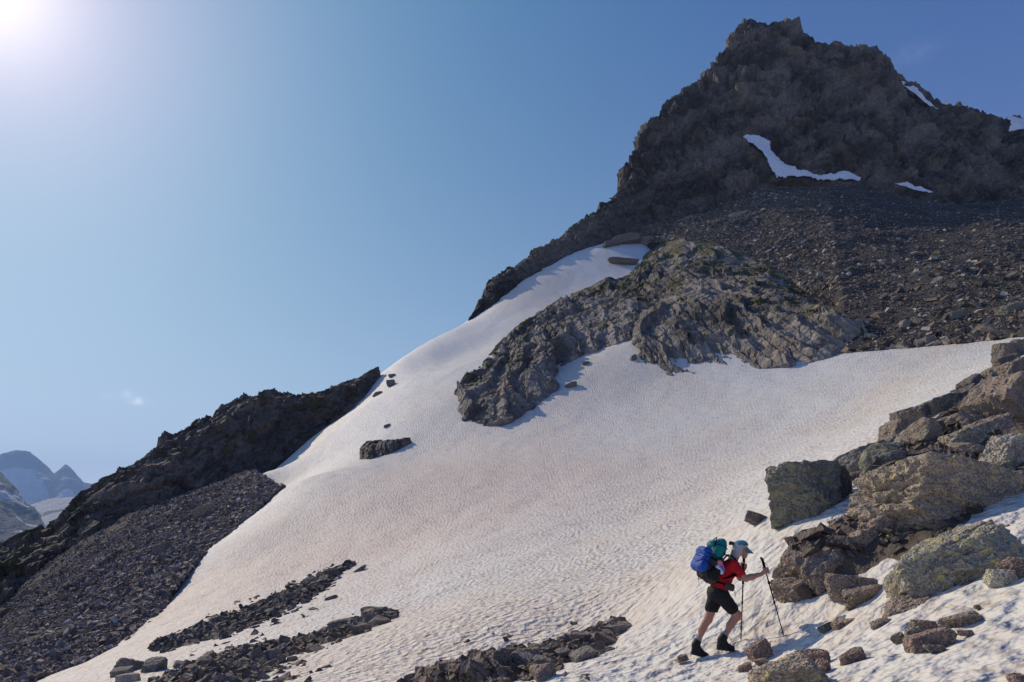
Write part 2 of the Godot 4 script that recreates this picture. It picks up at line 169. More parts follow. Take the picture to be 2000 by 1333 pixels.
# middle, width, height, thickness (metres), roll (degrees), stone, shape, name, label
var BOULDERS := [
	[Vector3(5.68, 2.46, -13.78), 1.42, 1.31, 1.51, -8, "olive", "tall squarish olive-grey boulder with jagged top standing in the snow"],
	[Vector3(6.37, 2.6, -13.92), 0.72, 0.77, 0.82, 10, "dark", "dark broken rock leaning on the tall squarish boulder"],
	[Vector3(5.2, 1.98, -14.98), 0.5, 0.26, 0.31, -25, "dark", "low dark rock in the snow hollow beside the tall squarish boulder"],
	[Vector3(8.61, 3.31, -16.5), 2.02, 1.04, 1.25, 28, "grey", "long dark grey slab sloping down toward the tall squarish boulder"],
	[Vector3(7.69, 2.87, -14.4), 0.66, 0.51, 0.59, 5, "brown", "small brown block wedged under the long dark grey slab"],
	[Vector3(7.29, 2.77, -14.8), 0.65, 0.33, 0.41, 20, "dark", "flat dark stone at the foot of the long dark grey slab"],
	[Vector3(6.5, 2.07, -10.5), 2.42, 1.27, 1.5, -14, "lichen", "huge brown boulder with yellow lichen overhanging the rock pile"],
	[Vector3(7.33, 1.89, -10.5), 0.99, 0.92, 1.05, -20, "brown", "shadowed brown block under the end of the huge lichen boulder"],
	[Vector3(5.62, 1.39, -11), 1.89, 1.42, 1.63, 12, "brown", "big dark brown rock under the overhang of the huge lichen boulder"],
	[Vector3(4.7, 1.12, -10.8), 1.46, 1, 1.15, 30, "brown", "brown cracked rock at the lower end of the pile facing the hiker"],
	[Vector3(4.23, 0.88, -10.6), 0.82, 0.42, 0.51, 15, "brown", "low brown rock at the tip of the pile by the snow"],
	[Vector3(5.77, 1.3, -10.5), 0.98, 0.79, 0.91, 8, "olive", "rounded olive rock between the dark rock and the mossy slab"],
	[Vector3(4.53, 0.95, -9.7), 0.65, 0.32, 0.4, -6, "brown", "flat brown rock half sunk in snow under the dark rocks"],
	[Vector3(5.22, 1.04, -10.1), 0.64, 0.36, 0.41, 12, "brown", "brown wedge of rock at the snow tongue beside the mossy slab"],
	[Vector3(5.14, 1.37, -11.2), 0.72, 0.64, 0.74, 35, "brown", "reddish brown ledge rock on the edge of the dark pile"],
	[Vector3(5.45, 1.72, -11.5), 0.67, 0.5, 0.57, 20, "brown", "small brown rock on the snow edge under the huge lichen boulder"],
	[Vector3(5.09, 1.19, -8.3), 1.71, 0.83, 1.06, 26, "mossy", "long grey-green slab with lichen lying above the snow apron"],
	[Vector3(4.52, 0.84, -8.2), 0.69, 0.36, 0.43, 14, "brown", "brown blunt nose of rock below the long grey-green slab"],
	[Vector3(4.91, 0.96, -8.2), 0.75, 0.35, 0.47, 20, "brown", "brown ribbed rock tucked under the long grey-green slab"],
	[Vector3(5.11, 1.06, -7.9), 0.34, 0.22, 0.26, 10, "dark", "small dark stone in the gap under the grey-green slab"],
	[Vector3(6.29, 1.53, -9), 0.52, 0.45, 0.52, 0, "brown", "brown block behind the top of the grey-green slab"],
	[Vector3(5.21, 1.3, -7.4), 0.32, 0.21, 0.24, 5, "rust", "rust-pink flat stone above the snow apron"],
	[Vector3(5, 1.2, -7.37), 0.31, 0.18, 0.2, 0, "pale", "pale angular stone at the upper rim of the snow apron"],
	[Vector3(8.59, 2.99, -11.76), 1.05, 0.7, 0.81, -8, "pale", "pale grey boulder with green lichen and a dark spot"],
	[Vector3(9.05, 3.36, -13.73), 1.15, 0.68, 0.78, 6, "mossy", "lichen-streaked grey boulder next to the pale boulder"],
	[Vector3(9.96, 3.9, -15.95), 1.68, 0.69, 1.04, 18, "brown", "long brown boulder lying above the huge lichen boulder"],
	[Vector3(9.64, 3.79, -16.19), 0.78, 0.58, 0.67, 0, "brown", "blunt brown rock at the end of the long brown boulder"],
	[Vector3(8.83, 3.22, -13.94), 0.73, 0.27, 0.45, 12, "rust", "flat tawny stone beside the little snow patch"],
	[Vector3(11.21, 4.33, -15), 1.25, 1.48, 1.44, 38, "brown", "high brown rock slope with pale streaks"],
	[Vector3(16.92, 6.75, -22.1), 1.02, 1.19, 1.17, 30, "brown", "brown rock rising above the high brown rock slope"],
	[Vector3(14.49, 5.68, -20.49), 0.97, 1.12, 1.11, -15, "dark", "dark leaning block against the high brown rock slope"],
	[Vector3(10.05, 3.71, -14.23), 0.96, 0.64, 0.74, 15, "brown", "brown cracked rock between the pale boulder and the high brown rock slope"],
	[Vector3(8.01, 2.38, -11), 0.65, 0.49, 0.56, 0, "brown", "brown rubble block behind the huge lichen boulder"],
	[Vector3(8.15, 2.74, -11.89), 0.53, 0.3, 0.34, 0, "brown", "small brown stone in front of the pale boulder"],
	[Vector3(8.02, 2.61, -11.4), 0.42, 0.38, 0.44, 10, "olive", "small olive wedge standing behind the huge lichen boulder"],
	[Vector3(10.46, 4.2, -18.19), 1.09, 0.76, 0.88, -20, "brown", "brown block with a flat face at the snow edge of the pile"],
	[Vector3(13.9, 5.51, -23.85), 1.33, 0.9, 1.04, 15, "dark", "purplish dark block on the snow edge of the pile"],
	[Vector3(13.42, 5.22, -24.05), 0.72, 0.58, 0.67, 0, "dark", "little dark rock jutting from the snow edge of the pile"],
	[Vector3(14.03, 5.53, -23.02), 1.39, 0.84, 0.96, 10, "dark", "dark block above the long brown boulder"],
	[Vector3(14.56, 5.77, -22.9), 1.67, 0.9, 1.04, 20, "olive", "grey-green rock in the upper snow edge of the pile"],
	[Vector3(15.37, 6.06, -23), 1.58, 0.81, 0.98, 22, "dark", "dark ledge in the upper snow edge of the pile"],
	[Vector3(17.43, 7.02, -25.15), 1.27, 0.85, 0.97, 28, "dark", "dark upper ledge below the lone snow boulder"],
	[Vector3(19.75, 7.9, -27.33), 1.26, 0.76, 0.87, 25, "brown", "brown uppermost ledge below the lone snow boulder"],
	[Vector3(24.74, 9.89, -33), 1.28, 0.92, 1.06, 15, "dark", "small dark rock at the very top of the pile"],
	[Vector3(11.42, 4.37, -17), 1.08, 0.64, 0.74, 5, "brown", "tawny rubble rock in the middle of the pile"],
	[Vector3(11.45, 4.38, -17.88), 0.81, 0.46, 0.53, 0, "dark", "dark rubble rock in the middle of the pile"],
	[Vector3(36.33, 14.61, -48.42), 2.56, 1.81, 2.08, 8, "dark", "lone dark boulder on the upper snow under the scree"],
	[Vector3(43.08, 17.14, -55.65), 1.47, 1.13, 1.3, 0, "dark", "smaller dark boulder next to the lone snow boulder"],
	[Vector3(3.18, 0.18, -9.55), 0.34, 0.24, 0.27, 25, "rust", "reddish block in the snow at the start of the hiker's shadow"],
	[Vector3(3.11, 0.11, -9.32), 0.17, 0.06, 0.1, 12, "rust", "thin reddish stone in the snow by the reddish block"],
	[Vector3(2.87, 0.06, -9.2), 0.19, 0.08, 0.12, 14, "rust", "flat dark red stone in the snow below the reddish block"],
	[Vector3(3.96, 0.52, -9.21), 0.23, 0.14, 0.16, -8, "dark", "dark block in the snow inside the hiker's shadow"],
	[Vector3(4.02, 0.57, -8.98), 0.23, 0.15, 0.17, 20, "brown", "cracked rock in the snow at the end of the hiker's shadow"],
	[Vector3(4.13, 0.62, -8.94), 0.21, 0.06, 0.13, 12, "brown", "thin pointed stone beyond the cracked rock in the snow"],
	[Vector3(4.57, 0.86, -9.4), 0.69, 0.26, 0.43, 10, "brown", "long brown rock in the snow between the pile and the slab"],
	[Vector3(4.71, 0.99, -8.91), 0.16, 0.16, 0.19, 0, "brown", "small upright stone behind the long brown rock"],
	[Vector3(4.05, 0.68, -8.06), 0.25, 0.1, 0.15, 18, "brown", "low stone in a melted snow hollow under the brown nose rock"],
	[Vector3(3.92, 0.77, -7.01), 0.25, 0.15, 0.17, 0, "brown", "squarish brown stone of the stone cluster on the snow apron"],
	[Vector3(3.65, 0.74, -6.46), 0.43, 0.16, 0.27, 16, "rust", "long red-brown stone of the stone cluster on the snow apron"],
	[Vector3(3.7, 0.67, -7.05), 0.14, 0.09, 0.1, 10, "dark", "small dark stone of the stone cluster on the snow apron"],
	[Vector3(3.78, 0.72, -6.96), 0.19, 0.12, 0.13, 18, "olive", "greenish stone of the stone cluster on the snow apron"],
	[Vector3(3.58, 0.7, -6.28), 0.16, 0.05, 0.1, 4, "dark", "little flat stone of the stone cluster on the snow apron"],
	[Vector3(4.09, 0.87, -6.67), 0.37, 0.13, 0.23, 14, "brown", "long brown stone above the stone cluster on the snow apron"],
	[Vector3(3.9, 0.81, -6.33), 0.12, 0.05, 0.08, 0, "rust", "little red stone right of the stone cluster on the snow apron"],
	[Vector3(4.45, 0.96, -6.98), 0.07, 0.04, 0.05, 0, "dark", "tiny dark stone high on the snow apron"],
	[Vector3(2.47, 0.4, -6.7), 0.76, 0.37, 0.47, 10, "lichen", "broad lichen-covered boulder poking from the snow by the red blocks"],
	[Vector3(3.07, 0.41, -7.58), 0.37, 0.21, 0.24, -8, "rust", "dark red block on top of the broad lichen-covered boulder"],
	[Vector3(2.91, 0.43, -7.01), 0.13, 0.14, 0.14, 0, "rust", "small red block at the side of the broad lichen-covered boulder"],
	[Vector3(3.22, 0.51, -7.05), 0.26, 0.12, 0.16, 18, "rust", "wedge-shaped red-brown stone alone in the snow"],
	[Vector3(2.38, -0.02, -10.36), 0.16, 0.09, 0.1, 15, "rust", "small brown stone in the snow behind the hiker's boot"],
	[Vector3(3.28, 0.71, -4.85), 0.13, 0.08, 0.09, 0, "rust", "red stone at the lowest rim of the snow apron"],
	[Vector3(2.51, -0.33, -16.88), 0.16, 0.14, 0.16, 0, "olive", "small pointed stone alone on snow above the near rock band"],
	[Vector3(-13.17, -2.7, -25.85), 0.99, 0.71, 0.82, 10, "grey", "grey pyramid boulder beside the middle rock band"],
	[Vector3(-12.15, -2.57, -25.1), 1, 0.52, 0.62, 8, "grey", "low grey boulder right behind the pyramid boulder"],
	[Vector3(-12.93, -2.71, -24.72), 0.74, 0.34, 0.46, 6, "grey", "small grey boulder in front of the pyramid boulder"],
	[Vector3(-11.47, -2.46, -22.38), 0.67, 0.28, 0.42, 5, "pale", "pale flat boulder at the foot of the pyramid boulder"],
	[Vector3(-6.04, -1.55, -31.6), 1.02, 0.58, 0.66, 6, "dark", "dark domed boulder at the upper end of the middle rock band"],
	[Vector3(-6.86, -1.82, -29.65), 1.2, 0.54, 0.74, 16, "grey", "long grey boulder on the crest of the middle rock band"],
	[Vector3(-7.79, -2.29, -24.5), 1.08, 0.74, 0.85, 28, "pale", "big pale slab in the lower half of the middle rock band"],
	[Vector3(-0.81, -0.91, -15.66), 0.86, 0.28, 0.53, 18, "olive", "long smooth slab on the crest of the near rock band"],
	[Vector3(0.03, -0.83, -16.79), 0.19, 0.26, 0.21, 0, "dark", "pointed upright rock on the crest of the near rock band"],
	[Vector3(-29.01, 39.09, -160.43), 1.73, 0.99, 1.14, 0, "dark", "small dark rock high on the snow crest beside the ridge"],
	[Vector3(-27.51, 35.32, -151.99), 2.1, 1.87, 2.14, 10, "dark", "dark boulder on the snow crest beside the ridge"],
	[Vector3(-29.81, 32.33, -148.98), 2.5, 0.91, 1.55, 15, "dark", "flat dark rock between the ridge end and the snow crest"],
	[Vector3(-21.75, 20.28, -118.29), 1.25, 0.53, 0.77, 20, "dark", "thin dark rock on snow above the small rock island"],
	[Vector3(13.74, 32.66, -122.52), 1.71, 0.76, 1.06, 15, "dark", "dark rock lying in the snow inlet of the cliff"],
	[Vector3(10.1, 26.54, -113.6), 2.26, 1.04, 1.4, 20, "dark", "dark flat rock on snow below the inlet of the cliff"],
	[Vector3(21.75, 32.47, -118.41), 1.65, 0.92, 1.06, 30, "dark", "dark rock at the foot of the ribbed cliff"],
	[Vector3(-11.14, -0.67, -52.7), 1.13, 0.3, 0.7, 30, "dark", "thin dark rock beyond the tip of the far rock band"],
	[Vector3(-12.61, -0.74, -55.16), 0.55, 0.24, 0.34, 28, "dark", "tiny dark rock beside the tip of the far rock band"],
	[Vector3(-10.5, -1.77, -42.13), 0.77, 0.18, 0.48, 20, "dark", "thin flat stone on snow under the far rock band"],
	[Vector3(48.58, 28.15, -98.81), 1.38, 0.77, 0.88, 0, "dark", "dark block at the corner of snow between cliff and scree"],
	[Vector3(55.95, 26.8, -87.97), 1.92, 1.24, 1.42, 0, "grey", "grey squarish boulder at the lower edge of the scree"],
	[Vector3(63.58, 31.8, -92.68), 2.92, 1.75, 2.02, 10, "grey", "big slab-sided boulder in the right-hand scree"],
	[Vector3(67.01, 30.64, -86.48), 4.1, 2.05, 2.54, 8, "olive", "broad greenish boulder in the right-hand scree"],
	[Vector3(58.58, 32.14, -97.42), 1.68, 1.68, 1.94, -20, "grey", "upright pointed boulder in the right-hand scree"],
	[Vector3(79.02, 109.64, -218.03), 6.47, 2.87, 4.01, 12, "brown", "brown flat outcrop block near the top of the scree"],
	[Vector3(67.92, 47.96, -123.21), 3.35, 1.58, 2.08, 10, "dark", "dark slab in the hollow of the right-hand scree"],
	[Vector3(-33.2, -4.4, -63.55), 1.16, 0.8, 0.92, 0, "brown", "brown block standing in the left-hand scree"],
	[Vector3(-39.91, 0.47, -81.73), 2.35, 1.17, 1.46, 14, "dark", "dark slab with a bright wet face in the left-hand scree"],
	[Vector3(-35.08, 1.6, -82.47), 1.78, 0.83, 1.11, 20, "dark", "dark wet slab near the snow in the left-hand scree"],
	[Vector3(-41.67, 4.94, -95.38), 3.47, 1.53, 2.15, 22, "brown", "rounded brown boulder high in the left-hand scree"],
	[Vector3(40.38, 103.33, -223.01), 11.64, 3.64, 7.22, 15, "dark", "long dark rock across the tip of the upper snow tongue"],
	[Vector3(34.21, 99.73, -218.94), 7.13, 2.49, 4.42, 20, "dark", "small dark rock under the arm beside the snow tongue tip"],
	[Vector3(47.24, 103.75, -226.57), 8.12, 3.69, 5.03, 5, "grey", "grey block between the snow tongue tip and the cliff top"],
	[Vector3(35.28, 86.05, -202.26), 9.8, 2.29, 6.08, -8, "dark", "flat dark rock poking into the upper snow tongue from the cliff"],
]


const SUN := Vector3(-0.5688, 0.5728, -0.5902)   # towards the sun
const HIKER := Vector3(2.706, 0.033, -10.2)
var M := {}
var N := {}
var rng := RandomNumberGenerator.new()
var taken := {}
var sphere_cache := {}

func _ready() -> void:
	camera_and_light()
	make_noises()
	make_materials()
	solve_ground()
	build_snow()
	build_mountains()
	build_far()
	build_screes()
	build_boulders()
	build_hiker()

# ---------------------------------------------------------------- camera, sky, sun
func camera_and_light() -> void:
	var cam := Camera3D.new()
	cam.name = "camera"
	cam.position = Vector3(0, 1.6, 0)
	cam.rotation_degrees = Vector3(16.05, 0, 0)
	cam.fov = 53.13
	cam.near = 0.05
	cam.far = 60000.0
	add_child(cam)
	var sun := DirectionalLight3D.new()
	sun.name = "sun"
	sun.basis = Basis.looking_at(-SUN, Vector3.UP)
	sun.light_energy = 1.22
	sun.light_color = Color(1.0, 0.935, 0.84)
	sun.light_angular_distance = 0.53
	sun.shadow_enabled = true
	add_child(sun)
	var env := Environment.new()
	env.background_mode = Environment.BG_SKY
	var sky := Sky.new()
	var pano := PanoramaSkyMaterial.new()
	pano.panorama = ImageTexture.create_from_image(sky_image())
	sky.sky_material = pano
	env.sky = sky
	env.tonemap_mode = Environment.TONE_MAPPER_LINEAR
	env.tonemap_exposure = 1.0
	env.fog_enabled = true
	env.fog_density = 0.00006
	env.fog_light_color = Color(0.70, 0.84, 1.0)
	env.sdfgi_enabled = true
	env.ssao_enabled = true
	env.ssil_enabled = true
	var we := WorldEnvironment.new()
	we.name = "environment"
	we.environment = env
	add_child(we)

func sky_image() -> Image:
	# clear mountain air: deep blue overhead, pale at the horizon, brighter towards the sun; a wisp of cloud
	var w := 1600
	var h := 800
	var data := PackedFloat32Array()
	data.resize(w * h * 3)
	var puff := FastNoiseLite.new()
	puff.seed = 5
	puff.frequency = 90.0
	puff.fractal_octaves = 4
	var clouds := [[Vector2(-0.508, 0.1683), Vector2(0.0085, 0.0032), 0.16], [Vector2(-0.522, 0.1765), Vector2(0.0055, 0.0024), 0.10], [Vector2(-0.540, 0.172), Vector2(0.007, 0.003), 0.03], [Vector2(0.610, 0.585), Vector2(0.03, 0.01), 0.012]]
	var k := 0
	for j in h:
		var e := PI * (0.5 - (j + 0.5) / h)
		var ce := cos(e)
		var se := sin(e)
		var up := maxf(se, 0.0)
		var t := exp(-up * 3.4)
		var t2 := exp(-up * 14.0)
		for i in w:
			var a := wrapf(TAU * (i + 0.5) / w, -PI, PI)   # the picture's left edge lies along -z
			var c := sin(a) * ce * SUN.x + se * SUN.y - cos(a) * ce * SUN.z
			var th := acos(clampf(c, -1.0, 1.0))
			var wide := exp(-th * 2.1)
			var mid := exp(-th * 6.0)
			var core := exp(-th * th * 150.0)
			var dim := 0.55 + 0.75 * exp(-th * 1.0)
			var low := exp(-up * 4.6) * exp(-th * 0.8)
			var r := 1.08 * low + (0.27 * t + 0.35 * t2) * dim * dim + 0.06 * wide + 0.98 * mid + 0.35 * core
			var g := 0.83 * low + 0.59 * t * dim + 0.06 * t2 + 0.49 * wide + 0.30 * mid + 0.38 * core
			var b := 0.74 * low + 0.215 + 0.63 * t + 0.46 * wide + 0.36 * mid + 0.25 * core
			if e > 0.1 and e < 0.7 and absf(a) < 0.75:
				for q in clouds:
					var d := Vector2(a, e) - Vector2(q[0])
					d /= Vector2(q[1])
					if d.length_squared() < 6.0:
						var f: float = exp(-d.length_squared()) * clampf(0.65 + 1.3 * puff.get_noise_2d(a, e * 1.6), 0.0, 1.4) * q[2] * 4.0
						r += f
						g += f * 0.94
						b += f * 0.84
			data[k] = r
			data[k + 1] = g
			data[k + 2] = b
			k += 3
	return Image.create_from_data(w, h, false, Image.FORMAT_RGBF, data.to_byte_array())

# ---------------------------------------------------------------- noises and materials
func noise(called: String, kind: int, period: float, octaves := 1, ridged := false, the_seed := 1) -> FastNoiseLite:
	var n := FastNoiseLite.new()
	n.noise_type = kind as FastNoiseLite.NoiseType
	n.frequency = 1.0 / period
	n.seed = the_seed
	n.fractal_type = FastNoiseLite.FRACTAL_NONE if octaves == 1 else FastNoiseLite.FRACTAL_RIDGED if ridged else FastNoiseLite.FRACTAL_FBM
	n.fractal_octaves = octaves
	N[called] = n
	return n

func make_noises() -> void:
	var S := FastNoiseLite.TYPE_SIMPLEX_SMOOTH
	var C := FastNoiseLite.TYPE_CELLULAR
	noise("big", S, 60.0, 3, false, 3)
	noise("ridge", S, 22.0, 4, true, 4)
	noise("fine", S, 3.0, 3, false, 5)
	noise("tint", S, 30.0, 4, false, 6)
	noise("patch", S, 14.0, 4, false, 7)
	noise("wave", S, 0.62, 2, false, 8)
	noise("swell", S, 3.2, 2, false, 9)
	noise("streak", S, 9.0, 4, false, 10)
	noise("edge", S, 4.0, 3, false, 11)
	noise("unit", S, 0.9, 4, false, 12)
	noise("unit_ridge", S, 0.8, 4, true, 13)
	for q in [["facet", 15.0, 20], ["facet_small", 5.5, 21], ["facet_tiny", 2.3, 22], ["cup", 0.34, 24], ["block", 10.0, 25], ["block_mid", 4.2, 26], ["block_small", 1.7, 27], ["block_unit", 0.62, 28], ["block_chip", 0.22, 29]]:
		var n := noise(q[0], C, q[1], 1, false, q[2])
		var cells: bool = q[0].begins_with("block")
		n.cellular_return_type = FastNoiseLite.RETURN_CELL_VALUE if cells else FastNoiseLite.RETURN_DISTANCE
		n.cellular_distance_function = FastNoiseLite.DISTANCE_MANHATTAN if q[0].begins_with("facet") else FastNoiseLite.DISTANCE_EUCLIDEAN
		n.cellular_jitter = 1.0

func tile(kind: int, period: float, octaves: int, ridged: bool, the_seed: int, n: int) -> Image:
	# a seamless grey picture of a noise, period in pixels
	var f := noise("tile", kind, period, octaves, ridged, the_seed)
	if kind == FastNoiseLite.TYPE_CELLULAR:
		f.cellular_return_type = FastNoiseLite.RETURN_DISTANCE
		f.cellular_jitter = 1.0
		f.domain_warp_enabled = true
		f.domain_warp_amplitude = period * 0.5
		f.domain_warp_frequency = 0.6 / period
	return f.get_seamless_image(n, n, false, false, 0.12, true)

func colour_tile(layers: Array, n: int, pick: Callable) -> ImageTexture:
	# pick(values of the layers, 0..1) gives the linear colour of a texel
	var raw := []
	for im in layers:
		raw.append(im.get_data())
	var data := PackedByteArray()
	data.resize(n * n * 3)
	var v := PackedFloat32Array()
	v.resize(layers.size())
	for k in n * n:
		for q in raw.size():
			v[q] = raw[q][k] / 255.0
		var c: Color = pick.call(v)
		c = c.linear_to_srgb()
		data[3 * k] = clampi(int(c.r * 255.0), 0, 255)
		data[3 * k + 1] = clampi(int(c.g * 255.0), 0, 255)
		data[3 * k + 2] = clampi(int(c.b * 255.0), 0, 255)
	return ImageTexture.create_from_image(Image.create_from_data(n, n, false, Image.FORMAT_RGB8, data))

func blend(images: Array, weights: Array, n: int) -> ImageTexture:
	var raw := []
	for im in images:
		raw.append(im.get_data())
	var data := PackedFloat32Array()
	data.resize(n * n)
	for k in n * n:
		var s := 0.0
		for q in raw.size():
			s += weights[q] * raw[q][k]
		data[k] = s / 255.0
	return ImageTexture.create_from_image(Image.create_from_data(n, n, false, Image.FORMAT_RF, data.to_byte_array()))

func material(called: String, tint: Color, rough: float, colour: Texture2D = null, size := 1.0, bump: Texture2D = null, relief_cm := 0.0, vertex := false) -> StandardMaterial3D:
	var m := StandardMaterial3D.new()
	m.albedo_color = tint.linear_to_srgb()
	m.roughness = rough
	m.metallic_specular = 0.35
	if colour or bump:
		m.uv1_triplanar = true
		m.uv1_world_triplanar = true
		m.uv1_scale = Vector3.ONE / size
		m.uv1_triplanar_sharpness = 4.0
	if colour:
		m.albedo_texture = colour
	if bump:
		m.heightmap_enabled = true
		m.heightmap_texture = bump
		m.heightmap_scale = relief_cm
	m.vertex_color_use_as_albedo = vertex
	M[called] = m
	return m

func make_materials() -> void:
	var S := FastNoiseLite.TYPE_SIMPLEX_SMOOTH
	var C := FastNoiseLite.TYPE_CELLULAR
	var n := 1024
	# snow: hollows melted side by side, dust gathered in streaks
	var cups := tile(C, 24.0, 1, false, 31, n)
	var soft := tile(S, 38.0, 3, false, 32, n)
	var grain := tile(S, 7.0, 3, false, 33, n)
	var snow_relief := blend([cups, soft, grain], [0.60, 0.80, 0.12], n)
	n = 512
	var speck := tile(S, 8.0, 4, false, 34, n)
	var veil := tile(S, 65.0, 4, false, 35, n)
	var snow_colour := colour_tile([speck, veil], n, func(v: PackedFloat32Array) -> Color:
		var d := clampf((v[0] - 0.47) * 3.0, 0.0, 1.0) * clampf((v[1] - 0.25) * 1.8, 0.0, 1.0)
		d = clampf(d * 0.8 + clampf((v[1] - 0.55) * 0.9, 0.0, 0.3), 0.0, 1.0)
		return Color(1, 1, 1).lerp(Color(0.74, 0.62, 0.51), d))
	var m := material("snow", Color(1, 1, 1), 0.62, snow_colour, 9.5, snow_relief, 13.0, true)
	m.metallic_specular = 0.3
	# mountain rock
	var crack := tile(S, 45.0, 6, true, 41, n)
	var block := tile(C, 30.0, 1, false, 42, n)
	var mott := tile(S, 60.0, 6, false, 43, n)
	var grit := tile(S, 6.0, 4, false, 44, n)
	var rock_relief := blend([crack, block, grit], [0.55, 0.5, 0.25], n)
	var rock_colour := colour_tile([mott, grit, crack], n, func(v: PackedFloat32Array) -> Color:
		var c := Color(0.62, 0.60, 0.60).lerp(Color(1.05, 0.98, 0.90), clampf((v[0] - 0.3) * 2.2, 0.0, 1.0))
		var g := 0.72 + 0.56 * v[1]
		if v[0] > 0.62:
			c = c.lerp(Color(1.15, 0.9, 0.66), clampf((v[0] - 0.62) * 4.0, 0.0, 0.6))
		return Color(c.r * g, c.g * g, c.b * g) * 0.9)
	material("rock", Color(1, 1, 1), 0.85, rock_colour, 13.0, rock_relief, 55.0, true)
	material("scree", Color(1, 1, 1), 0.85, rock_colour, 5.0, rock_relief, 30.0, true)
	material("stone", Color(1, 1, 1), 0.8, rock_colour, 4.0, rock_relief, 10.0, true)
	material("far_rock", Color(1, 1, 1), 0.9, rock_colour, 430.0, rock_relief, 1800.0, true)
	# boulders near the path: the same stone seen close, with lichen of several colours
	var spot := tile(S, 35.0, 5, false, 51, n)
	var spot_fine := tile(S, 9.0, 4, false, 52, n)
	var vein := tile(S, 75.0, 5, true, 53, n)
	var near_relief := blend([crack, grit, spot_fine, block], [0.5, 0.35, 0.4, 0.35], n)
	for q in [["plain", 0.0], ["lichen", 0.5], ["mossy", 1.0]]:
		var amount: float = q[1]
		var tex := colour_tile([spot, spot_fine, grit, mott, vein], n, func(v: PackedFloat32Array) -> Color:
			var c := Color(0.55, 0.53, 0.51).lerp(Color(1.0, 0.90, 0.78), clampf((v[3] - 0.3) * 2.0, 0.0, 1.0))
			c = c.lerp(Color(0.32, 0.29, 0.27), clampf((v[1] - 0.56) * 5.0, 0.0, 0.85))
			c = c.lerp(Color(1.25, 1.22, 1.16), clampf((0.36 - v[1]) * 6.0, 0.0, 0.7))
			c = c.lerp(Color(1.2, 0.62, 0.30), clampf((v[4] - 0.80) * 4.0, 0.0, 0.55))
			var g := 0.68 + 0.64 * v[2]
			c = Color(c.r * g, c.g * g, c.b * g)
			if amount > 0.0:
				var l := clampf((v[0] + 0.35 * (v[1] - 0.5) - (0.70 - 0.06 * amount)) * 14.0, 0.0, 1.0)
				c = c.lerp(Color(1.25, 1.22, 0.42) if v[3] > 0.5 else Color(0.95, 1.02, 0.62), l * 0.85)
			return c * 0.8)
		M["tex_" + q[0]] = tex
	var stones := {"lichen": [Color(0.30, 0.255, 0.205), "lichen"], "mossy": [Color(0.275, 0.258, 0.215), "mossy"], "olive": [Color(0.20, 0.195, 0.16), "lichen"],
		"brown": [Color(0.25, 0.208, 0.17), "plain"], "dark": [Color(0.16, 0.145, 0.13), "plain"], "pale": [Color(0.36, 0.34, 0.30), "lichen"],
		"rust": [Color(0.23, 0.175, 0.148), "plain"], "grey": [Color(0.20, 0.19, 0.175), "plain"]}
	for kind in stones:
		material("stone_" + kind, stones[kind][0] * 2.0, 0.82, M["tex_" + stones[kind][1]], 2.2, near_relief, 5.0)
	# the hiker's things
	var weave := blend([tile(S, 40.0, 4, false, 61, 512), tile(S, 9.0, 3, false, 62, 512)], [0.7, 0.3], 512)
	for q in [["skin", Color(0.42, 0.215, 0.145), 0.5], ["shirt", Color(0.50, 0.012, 0.018), 0.75], ["shorts", Color(0.018, 0.017, 0.018), 0.8], ["boot", Color(0.014, 0.014, 0.016), 0.65],
			["sole", Color(0.03, 0.03, 0.03), 0.8], ["sock", Color(0.26, 0.26, 0.29), 0.9], ["cap", Color(0.09, 0.27, 0.36), 0.8], ["cap_dark", Color(0.03, 0.12, 0.17), 0.8], ["cloth", Color(0.50, 0.46, 0.42), 0.85],
			["hair", Color(0.05, 0.032, 0.022), 0.6], ["teal", Color(0.006, 0.215, 0.205), 0.5], ["blue", Color(0.010, 0.075, 0.36), 0.45], ["black", Color(0.013, 0.013, 0.014), 0.7], ["dark_grey", Color(0.045, 0.045, 0.05), 0.7],
			["cork", Color(0.20, 0.115, 0.06), 0.8], ["navy", Color(0.02, 0.03, 0.09), 0.35], ["steel", Color(0.5, 0.5, 0.5), 0.3], ["pink", Color(0.62, 0.20, 0.24), 0.6], ["violet", Color(0.20, 0.10, 0.42), 0.6],
			["bottle", Color(0.55, 0.62, 0.70), 0.3], ["cord", Color(0.42, 0.40, 0.32), 0.7], ["yellow", Color(0.55, 0.42, 0.03), 0.6], ["eye", Color(0.02, 0.015, 0.012), 0.3], ["lip", Color(0.36, 0.12, 0.10), 0.5], ["grass", Color(0.09, 0.10, 0.03), 0.9]]:
		var mm := material(q[0], q[1], q[2])
		if q[0] in ["shirt", "shorts", "teal", "blue", "black", "dark_grey", "cloth", "cap"]:
			mm.uv1_triplanar = true
			mm.uv1_world_triplanar = true
			mm.uv1_scale = Vector3.ONE / 0.5
			mm.heightmap_enabled = true
			mm.heightmap_texture = weave
			mm.heightmap_scale = 2.2
	M["steel"].metallic = 0.9

# ---------------------------------------------------------------- naming
func numbered(called: String) -> String:
	var n: int = taken.get(called, 0)
	taken[called] = n + 1
	return called if n == 0 else "%s_%03d" % [called, n]

func put(called: String, mesh: Mesh, mat: Material, parent: Node3D = null) -> MeshInstance3D:
	var o := MeshInstance3D.new()
	o.mesh = mesh
	o.material_override = mat
	if parent:
		o.name = called
		parent.add_child(o, true)
	else:
		o.name = numbered(called)
		add_child(o, true)
	return o

func tag(o: Node, label: String, category := "", group := "", kind := "") -> void:
	o.set_meta("label", label)
	if category: o.set_meta("category", category)
	if group: o.set_meta("group", group)
	if kind: o.set_meta("kind", kind)

